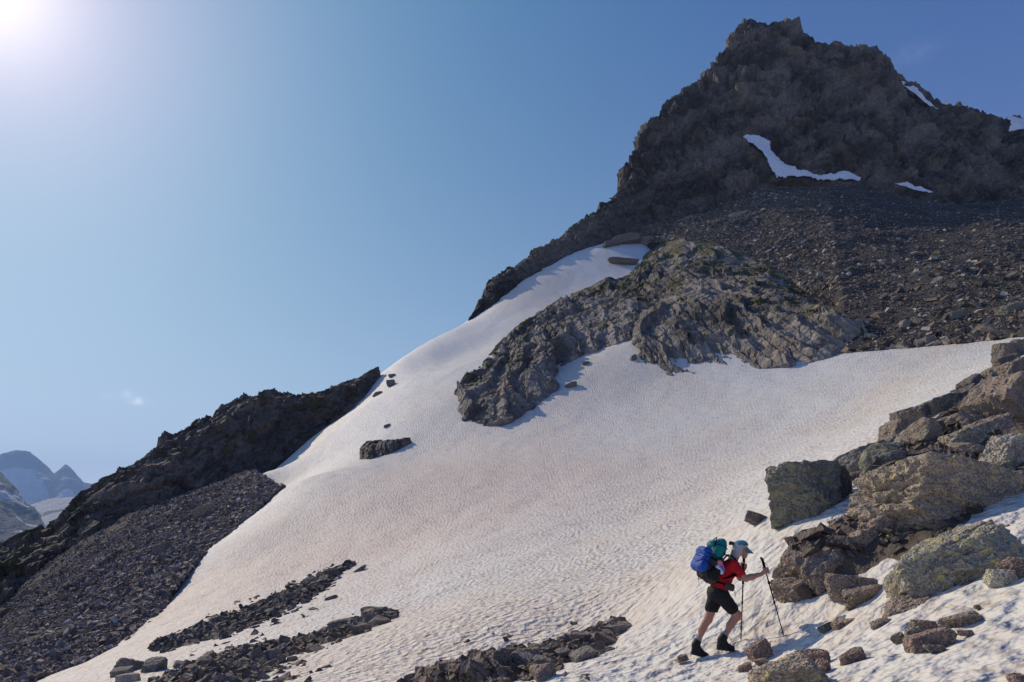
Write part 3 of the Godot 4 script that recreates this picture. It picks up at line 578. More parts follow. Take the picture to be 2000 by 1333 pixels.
func thing(called: String, at: Vector3, label: String, category: String) -> Node3D:
	var o := Node3D.new()
	o.name = numbered(called)
	add_child(o, true)
	o.position = at
	tag(o, label, category)
	return o

# ---------------------------------------------------------------- the snow surface
const AZ0 := -1.75
const AZ1 := 1.75
const R0 := 0.9
const R1 := 300.0
const GN := 96
var coarse := PackedFloat32Array()

func solve_ground() -> void:
	# thin-plate spline through SNOW_POINTS, kept on a polar grid
	var n := SNOW_POINTS.size()
	var m := n + 3
	var a := []
	for i in m:
		var row := PackedFloat64Array()
		row.resize(m + 1)
		if i < n:
			var p: Vector3 = SNOW_POINTS[i] * 0.01
			for j in n:
				var q: Vector3 = SNOW_POINTS[j] * 0.01
				row[j] = plate((p.x - q.x) * (p.x - q.x) + (p.z - q.z) * (p.z - q.z))
			row[n] = 1.0
			row[n + 1] = p.x
			row[n + 2] = p.z
			row[m] = p.y * 100.0
		else:
			for j in n:
				var q: Vector3 = SNOW_POINTS[j] * 0.01
				row[j] = [1.0, q.x, q.z][i - n]
		a.append(row)
	for k in m:
		var best := k
		for i in range(k + 1, m):
			if absf(a[i][k]) > absf(a[best][k]): best = i
		var keep: PackedFloat64Array = a[k]
		a[k] = a[best]
		a[best] = keep
		var pr: PackedFloat64Array = a[k]
		for i in range(k + 1, m):
			var r: PackedFloat64Array = a[i]
			var f := r[k] / pr[k]
			if f != 0.0:
				for j in range(k, m + 1): r[j] -= f * pr[j]
				a[i] = r
	var w := PackedFloat64Array()
	w.resize(m)
	for i in range(m - 1, -1, -1):
		var r: PackedFloat64Array = a[i]
		var s := r[m]
		for j in range(i + 1, m): s -= r[j] * w[j]
		w[i] = s / r[i]
	var xs := PackedFloat64Array()
	var zs := PackedFloat64Array()
	for p in SNOW_POINTS:
		xs.append(p.x * 0.01)
		zs.append(p.z * 0.01)
	coarse.resize(GN * GN)
	for i in GN:
		var az := lerpf(AZ0, AZ1, i / (GN - 1.0))
		for j in GN:
			var r := R0 * pow(R1 / R0, j / (GN - 1.0)) * 0.01
			var x := sin(az) * r
			var z := -cos(az) * r
			var s := w[n] + w[n + 1] * x + w[n + 2] * z
			for k in n:
				var dx := x - xs[k]
				var dz := z - zs[k]
				var d := dx * dx + dz * dz
				if d > 1e-9: s += w[k] * 0.5 * d * log(d)
			coarse[i * GN + j] = s

func plate(d: float) -> float:
	return 0.5 * d * log(d) if d > 1e-9 else 0.0

func ground(x: float, z: float) -> float:
	var fi := clampf((atan2(x, -z) - AZ0) / (AZ1 - AZ0) * (GN - 1), 0.0, GN - 1.001)
	var fj := clampf(log(maxf(sqrt(x * x + z * z), R0) / R0) / log(R1 / R0) * (GN - 1), 0.0, GN - 1.001)
	var i := int(fi)
	var j := int(fj)
	fi -= i
	fj -= j
	var v := PackedFloat32Array([0, 0, 0, 0])
	for k in 4:
		var at := clampi(i + k - 1, 0, GN - 1) * GN
		v[k] = cubic_interpolate(coarse[at + j], coarse[at + mini(j + 1, GN - 1)], coarse[at + maxi(j - 1, 0)], coarse[at + mini(j + 2, GN - 1)], fj)
	return cubic_interpolate(v[1], v[2], v[0], v[3], fi)

func snow_relief_at(x: float, z: float) -> float:
	var r := sqrt(x * x + z * z)
	var h: float = N.swell.get_noise_2d(x * 0.8, z * 1.3) * 0.065 * smoothstep(0.0, 5.0, r) + N.streak.get_noise_2d(x, z) * 0.16 * smoothstep(8.0, 40.0, r)
	var near := 1.0 - smoothstep(16.0, 34.0, r)
	if near > 0.0:
		var wx: float = x + 0.12 * N.swell.get_noise_2d(x * 4.0, z * 4.0)
		h += near * (N.wave.get_noise_2d(wx * 0.75 + z * 0.25, z * 1.25) * 0.030 + N.cup.get_noise_2d(wx * 0.7, z * 1.1) * 0.018)
	return h

func build_snow() -> void:
	var na := 720
	var nr := 580
	var p := PackedVector3Array()
	var c := PackedColorArray()
	p.resize(na * nr)
	c.resize(na * nr)
	var k := 0
	for i in na:
		# columns are closer together in front of the photographer
		var s := 2.0 * i / (na - 1.0) - 1.0
		var az := s * (0.72 + 0.28 * s * s * s * s) * 1.7
		for j in nr:
			var r := R0 * pow(R1 / R0, j / (nr - 1.0))
			var x := sin(az) * r
			var z := -cos(az) * r
			var y := ground(x, z) + snow_relief_at(x, z)
			p[k] = Vector3(x, y, z)
			# dust and red algae lie on the snow in bands along the slope
			var band: float = N.streak.get_noise_2d(x * 0.16 + y * 0.1, z * 0.35 + y * 0.6)
			var patch: float = N.tint.get_noise_2d(x * 0.8, z * 0.8)
			var red := clampf(exp(-pow((x + 4.0) / 26.0, 2.0) - pow((z + 66.0) / 34.0, 2.0)) * 1.1 - 0.05 + patch * 0.28 + band * 0.4, 0.0, 1.0)
			var dust := clampf(0.30 + band * 0.9 + patch * 0.5, 0.0, 1.0)
			var col := Color(0.71, 0.702, 0.655).lerp(Color(0.67, 0.612, 0.51), dust * 0.8).lerp(Color(0.665, 0.535, 0.455), red * 0.7)
			c[k] = col
			k += 1
	var o := put("snow_field", grid(p, c, na, nr), M.snow)
	tag(o, "wide slope of old summer snow tinted pink and beige with dust", "", "", "structure")

# ---------------------------------------------------------------- meshes
func grid(p: PackedVector3Array, c: PackedColorArray, nu: int, nv: int, keep := PackedByteArray(), flat := false) -> ArrayMesh:
	# a sheet of nu x nv points; its front is the side that faces up and towards +z
	var score := 0.0
	for q in 40:
		var i := (q * 37) % (nu - 1)
		var j := (q * 53) % (nv - 1)
		var nn := (p[(i + 1) * nv + j] - p[i * nv + j]).cross(p[i * nv + j + 1] - p[i * nv + j]).normalized()
		score += nn.y + 0.7 * nn.z
	var side := 1.0 if score > 0.0 else -1.0
	var normals := PackedVector3Array()
	normals.resize(nu * nv)
	if flat: normals.clear()
	for i in nu:
		if flat: break
		var i0 := maxi(i - 1, 0) * nv
		var i1 := mini(i + 1, nu - 1) * nv
		for j in nv:
			var at := i * nv
			normals[at + j] = ((p[i1 + j] - p[i0 + j]).cross(p[at + mini(j + 1, nv - 1)] - p[at + maxi(j - 1, 0)]) * side).normalized()
	var index := PackedInt32Array()
	index.resize((nu - 1) * (nv - 1) * 6)
	var k := 0
	for i in nu - 1:
		for j in nv - 1:
			if keep and not keep[i * nv + j]: continue
			var a := i * nv + j
			var b := a + nv
			if side > 0.0:
				index[k] = a; index[k + 1] = a + 1; index[k + 2] = b
				index[k + 3] = b; index[k + 4] = a + 1; index[k + 5] = b + 1
			else:
				index[k] = a; index[k + 1] = b; index[k + 2] = a + 1
				index[k + 3] = b; index[k + 4] = b + 1; index[k + 5] = a + 1
			k += 6
	index.resize(k)
	return arrays(p, normals, index, c)

func arrays(p: PackedVector3Array, n: PackedVector3Array, index: PackedInt32Array, c := PackedColorArray()) -> ArrayMesh:
	var a := []
	a.resize(Mesh.ARRAY_MAX)
	a[Mesh.ARRAY_VERTEX] = p
	if n: a[Mesh.ARRAY_NORMAL] = n
	if c: a[Mesh.ARRAY_COLOR] = c
	a[Mesh.ARRAY_INDEX] = index
	var mesh := ArrayMesh.new()
	mesh.add_surface_from_arrays(Mesh.PRIMITIVE_TRIANGLES, a)
	return mesh

# a mass of rock or rubble between the line of its foot and the line of its top
func loft(foot: Array, top: Array, bulge: float, peak_at: float, bury: Vector3, back: Vector3) -> Dictionary:
	var run := PackedFloat32Array([0.0])
	for i in range(1, foot.size()):
		run.append(run[i - 1] + (foot[i] as Vector3).distance_to(foot[i - 1]) * 0.5 + (top[i] as Vector3).distance_to(top[i - 1]) * 0.5)
	return {"foot": foot, "top": top, "bulge": bulge, "peak": peak_at, "bury": bury, "back": back, "run": run, "drape": false}

func along(l: Dictionary, t: float) -> float:
	var run: PackedFloat32Array = l.run
	var d := t * run[run.size() - 1]
	for i in range(1, run.size()):
		if d <= run[i]: return i - 1 + (d - run[i - 1]) / maxf(run[i] - run[i - 1], 1e-6)
	return run.size() - 1.0

func on_loft(l: Dictionary, u: float, v: float) -> Vector3:
	var i := clampi(int(u), 0, l.foot.size() - 2)
	var f := u - i
	var a: Vector3 = (l.foot[i] as Vector3).lerp(l.foot[i + 1], f)
	var b: Vector3 = (l.top[i] as Vector3).lerp(l.top[i + 1], f)
	if v < 0.0: return a - (l.bury as Vector3) * v
	if v > 1.0: return b + (l.back as Vector3) * (v - 1.0)
	var h := 0.0
	if l.bulge > 0.0:
		var k: float = l.peak
		h = l.bulge * (smoothstep(0.0, 1.0, v / k) if v < k else 1.0 - pow((v - k) / (1.0 - k), 1.6))
		h *= minf(1.0, 6.0 * minf(u, l.foot.size() - 1 - u))
	var at := a.lerp(b, v)
	if l.drape: at.y = ground(at.x, at.z)
	return at + Vector3(0, h, 0)

func loft_mesh(l: Dictionary, nu: int, nv: int, nb: int, shape: Callable, paint: Callable) -> ArrayMesh:
	var rows := PackedFloat32Array()
	for j in 3: rows.append(-1.0 + j / 3.0)
	for j in nv: rows.append(j / (nv - 1.0))
	for j in nb: rows.append(1.0 + (j + 1.0) / nb)
	var n := rows.size()
	var base := PackedVector3Array()
	base.resize(nu * n)
	var us := PackedFloat32Array()
	for i in nu:
		var u := along(l, i / (nu - 1.0))
		us.append(u)
		for j in n: base[i * n + j] = on_loft(l, u, rows[j])
	var p := PackedVector3Array()
	var c := PackedColorArray()
	p.resize(nu * n)
	c.resize(nu * n)
	for i in nu:
		var i0 := maxi(i - 3, 0) * n
		var i1 := mini(i + 3, nu - 1) * n
		for j in n:
			var at := i * n + j
			var nn := (base[i1 + j] - base[i0 + j]).cross(base[i * n + mini(j + 3, n - 1)] - base[i * n + maxi(j - 3, 0)]).normalized()
			if nn.y + 0.5 * nn.z < 0.0 and rows[j] <= 1.0: nn = -nn
			if rows[j] > 0.97: nn = (nn + Vector3(0, 1.0, 0)).normalized() if rows[j] <= 1.0 else Vector3(0, 0.8, -0.4)
			p[at] = base[at] + shape.call(base[at], nn, us[i], rows[j])
			c[at] = paint.call(p[at], nn, us[i], rows[j])
	return grid(p, c, nu, n, PackedByteArray(), true)

# ---------------------------------------------------------------- mountains
func broken(p: Vector3, n: FastNoiseLite, size: float, slope: float) -> float:
	# rock split into blocks: each has its own depth and its own tilted faces
	var c := n.get_noise_3dv(p)
	var d := Vector3(cos(c * 47.0), sin(c * 61.0), cos(c * 83.0 + 1.0)).normalized()
	return size * (c * 0.22 + slope * ((fposmod(p.dot(d), size) / size) - 0.5))

func strata(p: Vector3, axis: Vector3, thick: float) -> float:
	# beds of rock: each layer ends in a sharp step, layers differ in how far they stand out
	var x: float = p.dot(axis) / thick + 1.5 * N.big.get_noise_3dv(p * 1.6) + 0.45 * N.fine.get_noise_3dv(p * 0.3)
	var k := floorf(x)
	var f := x - k
	var amp := 0.3 + 0.7 * fposmod(sin(k * 12.9898) * 43758.5453, 1.0)
	return amp * (f / 0.8 if f < 0.8 else (1.0 - f) / 0.2) - 0.35

func jag(p: Vector3, v: float) -> Vector3:
	# broken crest
	var k := smoothstep(0.80, 0.98, v) * (1.0 - smoothstep(1.0, 1.3, v))
	if k <= 0.0: return Vector3.ZERO
	return Vector3(0, k * (1.3 * broken(p, N.block_small, 1.7, 0.5) + 1.0 * broken(p, N.block_mid, 4.0, 0.5)), 0)

func crag(p: Vector3, lean: Basis, bed: Vector3, thick: float, big: float, layer: float, rough: float, small: float) -> float:
	var q := lean * p
	var w := q + Vector3(N.fine.get_noise_3dv(p * 0.7), N.fine.get_noise_3dv(p * 0.7 + Vector3(50, 0, 0)), 0.0) * 0.8
	var h: float = big * (N.big.get_noise_3dv(p) * 0.9 + N.facet.get_noise_3dv(q) * 0.4)
	h += layer * (strata(p, bed, thick) + strata(p, bed, thick * 0.3) * 0.24) + rough * N.ridge.get_noise_3dv(q)
	h += small * (0.16 * broken(w, N.block, 9.0, 0.6) + 0.20 * broken(w, N.block_mid, 4.0, 0.6) + 0.30 * broken(w, N.block_small, 1.7, 0.7) + N.fine.get_noise_3dv(p) * 0.35)
	return h

func stretched(axis: Vector3, factor: float) -> Basis:
	# squeezes space along an axis, so that noise runs in ribs along it
	var a := axis.normalized()
	var b := a.cross(Vector3(0.3, 0.2, 1.0)).normalized()
	var to := Basis(a, b, a.cross(b)).transposed()
	return Basis.from_scale(Vector3(factor, 1.0, 1.0)) * to

func rock_paint(p: Vector3, dark: Color, light: Color, axis := Vector3(-0.5, 0.8, 0.3), thick := 3.1) -> Color:
	var t: float = clampf(0.5 + N.tint.get_noise_3dv(p) * 1.3, 0.0, 1.0)
	var bed := fposmod(sin(floorf(p.dot(axis) / thick + 2.2 * N.big.get_noise_3dv(p * 2.0)) * 12.99) * 437.58, 1.0)
	t = clampf(t * 0.7 + bed * 0.45 + 0.5 * N.fine.get_noise_3dv(p * 0.8) - 0.1, 0.0, 1.0)
	return dark.lerp(light, t).lerp(Color(0.23, 0.16, 0.11), clampf(N.patch.get_noise_3dv(p * 0.6) * 1.6 - 0.35, 0.0, 0.5))

func build_mountains() -> void:
	var dark := Color(0.074, 0.066, 0.058)
	var light := Color(0.27, 0.235, 0.20)
	var still := func(_p: Vector3, _n: Vector3, _u: float, _v: float) -> Vector3: return Vector3.ZERO
	# the peak
	var lean := stretched(Vector3(0.55, -0.8, 0.25), 0.42)
	var pk := loft(PEAK_FOOT, PEAK_TOP, 0.0, 0.5, Vector3(0, -14, 3), Vector3(15, -90, -120))
	var shape := func(p: Vector3, n: Vector3, u: float, v: float) -> Vector3:
		var h := crag(p, lean, Vector3(-0.55, 0.78, 0.30), 7.5, 5.0, 2.2, 0.8, 1.3) + 1.5 + 6.0 * strata(p, Vector3(-0.62, 0.68, 0.38), 23.0) + 4.5 * strata(p, Vector3(-0.80, -0.25, 0.55), 17.0)
		var calm := 1.0
		for poly in PATCHES:
			if Geometry2D.is_point_in_polygon(Vector2(u, v), poly): calm = 0.0
		if calm == 0.0: h = peak_bulk(p) - 0.4
		var edge := smoothstep(0.0, 0.12, 1.0 - v) if v < 1.0 else 0.0
		h *= lerpf(0.62, 1.0, edge)
		return n * h + jag(p, v)
	var paint := func(p: Vector3, _n: Vector3, _u: float, _v: float) -> Color: return rock_paint(p, dark, light)
	var o := put("mountain", loft_mesh(pk, 580, 250, 20, shape, paint), M.rock)
	tag(o, "dark craggy summit with a steep shadowed face and jagged skyline", "", "", "structure")
	for k in PATCHES.size(): snow_patch(pk, PATCHES[k], [1.5, 2.6, 1.5, 6.0, 2.0][k])
	# the arm that runs down from it to the snow
	var arm := loft(ARM_FOOT, ARM_TOP, 3.0, 0.5, Vector3(0, -9, 2), Vector3(-30, -50, -60))
	var lean2 := stretched(Vector3(0.5, -0.8, 0.3), 0.5)
	shape = func(p: Vector3, n: Vector3, _u: float, v: float) -> Vector3:
		return jag(p, v) * 0.7 + n * (crag(p, lean2, Vector3(-0.45, 0.75, 0.35), 5.0, 2.0, 1.1, 0.6, 1.0) + 0.6) * (0.55 if v > 0.9 else 1.0)
	paint = func(p: Vector3, _n: Vector3, _u: float, v: float) -> Color:
		var c := rock_paint(p, dark * 0.9, light * 0.9)
		return c.lerp(Color(0.13, 0.115, 0.05), clampf(N.edge.get_noise_3dv(p) * 2.0 + v - 0.75, 0.0, 0.6))
	o = put("rock_ridge", loft_mesh(arm, 300, 70, 16, shape, paint), M.rock)
	tag(o, "dark rock arm running down from the summit above the snow", "", "", "structure")
	# the cliff that stands out of the snow
	var cliff := loft(OUTCROP_FOOT, OUTCROP_TOP, 3.0, 0.16, Vector3(0, -8, 1), Vector3(3, -7, -9))
	var ribs := stretched(Vector3(0.42, -0.85, 0.32), 0.22)
	shape = func(p: Vector3, n: Vector3, u: float, v: float) -> Vector3:
		var h := crag(p, ribs, Vector3(0.88, 0.40, 0.24), 5.4, 2.4, 1.7, 0.5, 0.85) + 0.4
		h *= smoothstep(-0.15, 0.06, v) * (0.35 + 0.65 * smoothstep(0.0, 0.25, 1.0 - v))
		h *= minf(1.0, 0.25 + 0.5 * minf(u, 18.0 - u))
		return n * h
	paint = func(p: Vector3, n: Vector3, u: float, v: float) -> Color:
		var c := rock_paint(p, Color(0.125, 0.115, 0.103), Color(0.46, 0.42, 0.37), Vector3(0.88, 0.40, 0.24), 1.1)
		var moss: float = N.edge.get_noise_3dv(p * 0.7) + N.patch.get_noise_3dv(p) * 0.8 + 1.1 * (v - 0.72) + 0.35 * n.y - 0.22
		if u > 8.0 and u < 17.5: moss += 0.10
		return c.lerp(Color(0.105, 0.108, 0.035), clampf(moss * 3.0, 0.0, 0.8))
	o = put("rock_outcrop", loft_mesh(cliff, 640, 240, 6, shape, paint), M.rock)
	tag(o, "grey ribbed cliff standing out of the middle of the snowfield", "", "", "structure")
	# the ridge on the left
	var ridge := loft(RIDGE_FOOT, RIDGE_TOP, 3.5, 0.55, Vector3(0, -9, 2), Vector3(-40, -70, -60))
	var lean3 := stretched(Vector3(-0.35, -0.85, 0.3), 0.42)
	shape = func(p: Vector3, n: Vector3, u: float, v: float) -> Vector3:
		return jag(p, v) * (0.7 if u < 12.0 else 0.12) + n * (crag(p, lean3, Vector3(0.90, -0.15, 0.40), 5.0, 2.2, 1.2, 0.6, 1.0) + 0.4) * (0.5 if v > 0.93 else 1.0) * (0.3 if u > 12.0 and v > 0.8 else 1.0) * minf(1.0, 0.2 + u * 0.5)
	paint = func(p: Vector3, _n: Vector3, u: float, v: float) -> Color:
		var c := rock_paint(p, Color(0.12, 0.10, 0.082), Color(0.31, 0.255, 0.20))
		var moss: float = N.edge.get_noise_3dv(p * 0.6) + (0.25 if u > 15.0 else -0.1) - 0.15 + 0.2 * v
		return c.lerp(Color(0.115, 0.10, 0.035), clampf(moss * 2.0, 0.0, 0.65))
	o = put("rock_ridge", loft_mesh(ridge, 480, 120, 20, shape, paint), M.rock)
	tag(o, "dark rocky ridge falling to the left between snow and sky", "", "", "structure")
	# a rib of rock showing in the snow
	var isle := loft(ISLAND_FOOT, ISLAND_TOP, 0.9, 0.35, Vector3(0, -2, 0.4), Vector3(0, -3, -2))
	shape = func(p: Vector3, n: Vector3, u: float, v: float) -> Vector3:
		return n * (crag(p, ribs, Vector3(0.88, 0.42, 0.22), 2.0, 0.3, 0.35, 0.2, 0.5) + 0.25) * smoothstep(-0.3, 0.2, v) * minf(1.0, 0.1 + minf(u, 5.0 - u))
	paint = func(p: Vector3, _n: Vector3, _u: float, _v: float) -> Color: return rock_paint(p, dark * 1.2, light * 1.1)
	o = put("rock_outcrop", loft_mesh(isle, 120, 50, 5, shape, paint), M.rock)
	tag(o, "small dark rock island in the snow left of the cliff", "", "", "structure")

func peak_bulk(p: Vector3) -> float:
	return 1.6 + 5.0 * (N.big.get_noise_3dv(p) * 0.9 + N.facet.get_noise_3dv(stretched(Vector3(0.55, -0.8, 0.25), 0.42) * p) * 0.4) + 1.5

func snow_patch(l: Dictionary, poly: PackedVector2Array, proud := 1.5) -> void:
	var lo := poly[0]
	var hi := poly[0]
	for q in poly:
		lo = lo.min(q)
		hi = hi.max(q)
	lo -= Vector2(0.06, 0.012)
	hi += Vector2(0.06, 0.012)
	var nu := 110
	var nv := 70
	var p := PackedVector3Array()
	var c := PackedColorArray()
	var keep := PackedByteArray()
	for i in nu:
		for j in nv:
			var u := lerpf(lo.x, hi.x, i / (nu - 1.0))
			var v := lerpf(lo.y, hi.y, j / (nv - 1.0))
			var q := on_loft(l, u, v)
			var wob := Vector2(N.edge.get_noise_3dv(q), N.edge.get_noise_3dv(q + Vector3(90, 0, 0)) * 0.05) * 0.10
			keep.append(1 if Geometry2D.is_point_in_polygon(Vector2(u, v) + wob, poly) else 0)
			var nn := (on_loft(l, u + 0.1, v) - on_loft(l, u - 0.1, v)).cross(on_loft(l, u, minf(v + 0.02, 1.0)) - on_loft(l, u, v - 0.02)).normalized()
			if nn.y + 0.5 * nn.z < 0.0: nn = -nn
			p.append(q + nn * (peak_bulk(q) * (0.62 if v > 0.97 else lerpf(1.0, 0.62, smoothstep(0.88, 1.0, v))) + proud + 0.5 * N.fine.get_noise_3dv(q * 0.5)))
			c.append(Color(0.72, 0.715, 0.71))
	var o := put("snow_patch", grid(p, c, nu, nv, keep), M.snow)
	tag(o, "remnant of white snow lodged on a ledge of the dark summit face", "", "", "structure")

func build_far() -> void:
	var bare := Color(0.13, 0.125, 0.125)
	var white := Color(0.80, 0.80, 0.80)
	var sets := [[FAR_PEAK_FOOT, FAR_PEAK_TOP, 0.42, 250.0, "snow-streaked blue massif in the far haze", Vector3(0, -800, 150), Vector3(0, -1500, -1500), 0.0013],
		[FAR_SPUR_FOOT, FAR_SPUR_TOP, -0.34, 100.0, "dark hazy spur with snow gullies in front of the far massif", Vector3(0, -300, 50), Vector3(-300, -800, -800), 0.0036],
		[FAR_GLACIER_FOOT, FAR_GLACIER_TOP, 0.22, 36.0, "distant snow basin with dark rock islands beyond the ridge", Vector3(0, -200, 50), Vector3(0, -300, -600), 0.0045]]
	for q in sets:
		var l := loft(q[0], q[1], 0.0, 0.5, q[5], q[6])
		var amp: float = q[3]
		var share: float = q[2]
		var f: float = q[7]
		var shape := func(p: Vector3, n: Vector3, _u: float, v: float) -> Vector3:
			return n * amp * (N.ridge.get_noise_3dv(p * f * 7.0) * 0.5 + N.facet.get_noise_3dv(p * f * 10.0) * 0.3 + N.facet_small.get_noise_3dv(p * f * 12.0) * 0.12) * (0.5 if v > 0.92 else 1.0)
		var paint := func(p: Vector3, _n: Vector3, _u: float, v: float) -> Color:
			var s: float = N.ridge.get_noise_3dv(p * f * 9.0 + Vector3(400, 0, 0)) * 0.55 + N.tint.get_noise_3dv(p * f * 14.0) * 0.9 + share
			if amp > 200.0: s += 0.9 * sin(clampf(v / 0.72, 0.0, 1.0) * PI) - 0.45 - (1.5 if v > 0.8 else 0.0)
			return white if s > 0.12 else bare
		var o := put("far_mountain", loft_mesh(l, 260, 130, 10, shape, paint), M.far_rock)
		tag(o, q[4], "", "", "structure")
	# the valley below, out of sight from the snowfield
	var pl := PlaneMesh.new()
	pl.size = Vector2(9000, 9000)
	var g := put("valley_ground", pl, M.far_ground if M.has("far_ground") else material("far_ground", Color(0.12, 0.12, 0.10), 0.95))
	g.position = Vector3(0, -420, -4200)
	tag(g, "rocky valley ground far below the snowfield", "", "", "structure")

# ---------------------------------------------------------------- rubble
func rubble_paint(a: Color, b: Color) -> Callable:
	return func(p: Vector3, _n: Vector3, _u: float, _v: float) -> Color:
		return a.lerp(b, clampf(0.5 + N.patch.get_noise_3dv(p) * 1.2, 0.0, 1.0))

func build_screes() -> void:
	var o: MeshInstance3D
	rng.seed = 77
	# the great scree under the summit
	var right := loft(SCREE_FOOT, SCREE_TOP, 0.0, 0.5, Vector3(0, -4, 1.5), Vector3(0, -10, -6))
	var lump := func(p: Vector3, n: Vector3, _u: float, v: float) -> Vector3:
		return n * (N.big.get_noise_3dv(p * 1.6) * 3.2 * smoothstep(0.0, 0.25, v) + N.ridge.get_noise_3dv(p) * 0.8 * smoothstep(0.0, 0.1, v) + N.facet_tiny.get_noise_3dv(p) * 0.35) + Vector3(0, 0.3, 0)
	o = put("scree_slope", loft_mesh(right, 260, 170, 3, lump, rubble_paint(Color(0.070, 0.067, 0.068), Color(0.115, 0.105, 0.098))), M.scree)
	tag(o, "dark scree slope under the summit face", "", "", "structure")
	scatter("scree_stones", "countless dark stones covering the scree under the summit", right, lump, 170000, 0.16, 1.35, 2.8, [Color(0.135, 0.118, 0.10), Color(0.72, 0.66, 0.57), Color(0.24, 0.19, 0.145)], 1.35)
	# the scree on the left
	var left := loft(LEFT_SCREE_FOOT, LEFT_SCREE_TOP, 0.0, 0.5, Vector3(0, -3, 1), Vector3(0, -8, -5))
	lump = func(p: Vector3, n: Vector3, _u: float, v: float) -> Vector3:
		return n * (N.big.get_noise_3dv(p * 2.0) * 1.6 * smoothstep(0.0, 0.3, v) + N.ridge.get_noise_3dv(p * 1.4) * 0.6 * smoothstep(0.0, 0.1, v) + N.facet_tiny.get_noise_3dv(p * 1.5) * 0.2) + Vector3(0, 0.25, 0)
	o = put("scree_slope", loft_mesh(left, 240, 140, 3, lump, rubble_paint(Color(0.10, 0.085, 0.08), Color(0.15, 0.125, 0.11))), M.scree)
	tag(o, "dark purplish scree below the left ridge", "", "", "structure")
	scatter("scree_stones", "countless small purplish stones covering the left scree", left, lump, 180000, 0.08, 0.6, 2.8, [Color(0.18, 0.15, 0.14), Color(0.74, 0.66, 0.60), Color(0.27, 0.21, 0.165)], 1.0)
	# bands of rock that have melted out of the snow
	var bands := [[BAND_NEAR_FOOT, BAND_NEAR_TOP, 0.16, 5200, 0.05, 0.26, 72, 0.20, 0.55, "near rock band", [Color(0.20, 0.165, 0.13), Color(0.38, 0.32, 0.26), Color(0.28, 0.21, 0.16)], ["brown", "grey", "dark", "rust", "brown"]],
		[BAND_MIDDLE_FOOT, BAND_MIDDLE_TOP, 0.14, 8000, 0.07, 0.34, 66, 0.26, 0.75, "middle rock band", [Color(0.19, 0.155, 0.125), Color(0.36, 0.31, 0.26), Color(0.26, 0.20, 0.15)], ["brown", "grey", "dark", "brown"]],
		[BAND_FAR_FOOT, BAND_FAR_TOP, 0.18, 9000, 0.10, 0.5, 44, 0.4, 1.1, "far rock band", [Color(0.14, 0.125, 0.112), Color(0.30, 0.27, 0.24), Color(0.20, 0.165, 0.135)], ["grey", "dark", "dark"]],
		[DEBRIS_FOOT, DEBRIS_TOP, 0.28, 2600, 0.06, 0.34, 52, 0.3, 0.95, "boulder pile", [Color(0.13, 0.11, 0.09), Color(0.26, 0.22, 0.18), Color(0.18, 0.14, 0.11)], ["brown", "dark", "olive", "brown", "pale", "brown"]]]
	for q in bands:
		var l := loft(q[0], q[1], q[2], 0.4, Vector3(0, -0.5, 0.1), Vector3(0, -0.6, -0.3))
		l.drape = true
		var amp: float = q[2]
		lump = func(p: Vector3, _n: Vector3, _u: float, v: float) -> Vector3:
			return Vector3(0, (N.unit.get_noise_3dv(p * 0.8) * 0.6 + 0.1) * amp * 1.6 * smoothstep(0.0, 0.2, v) * smoothstep(0.0, 0.2, 1.0 - v) - 0.02 - (0.05 + 0.22 * maxf(0.0, N.unit.get_noise_3dv(p * 0.5 + Vector3(9, 0, 0)))) * (1.0 - smoothstep(0.0, 0.45, minf(v, 1.0 - v))), 0)
		o = put("gravel_band", loft_mesh(l, 150, 50, 3, lump, rubble_paint(q[10][0], q[10][2])), M.stone)
		tag(o, "stony ground of the %s showing through the snow" % q[9], "", "", "structure")
		scatter("gravel", "loose stones too many to count in the %s" % q[9], l, lump, q[3], q[4], q[5], 2.0, q[10], 0.6 if q[9] == "boulder pile" else 0.4)
		# the larger rocks, one by one
		for k in q[6]:
			var size: float = q[7] * pow(q[8] / q[7], pow(rng.randf(), 1.6))
			var u := along(l, rng.randf_range(0.20 if q[9] == "boulder pile" else 0.01, 0.985))
			var v := clampf(rng.randf_range(-0.02, 1.02), 0.0, 1.0)
			if q[9] == "boulder pile": v = rng.randf_range(0.22, 0.98)
			var p := on_loft(l, u, v) + Vector3(0, size * 0.10, 0)
			var kind: String = q[11][rng.randi() % q[11].size()]
			var r := put("rock", rock(rng.randi_range(0, 13), 3), M["stone_" + kind])
			r.transform = Transform3D(Basis.from_euler(Vector3(rng.randf_range(-0.4, 0.4), rng.randf() * TAU, rng.randf_range(-0.4, 0.4))) * Basis.from_scale(Vector3(size, size * rng.randf_range(0.5, 0.8), size * rng.randf_range(0.65, 0.95))), p)
			tag(r, {"brown": "brown", "grey": "grey", "dark": "dark", "rust": "reddish", "olive": "olive", "pale": "pale"}[kind] + " angular rock among the stones of the " + q[9], "rock", "rocks of the " + q[9])

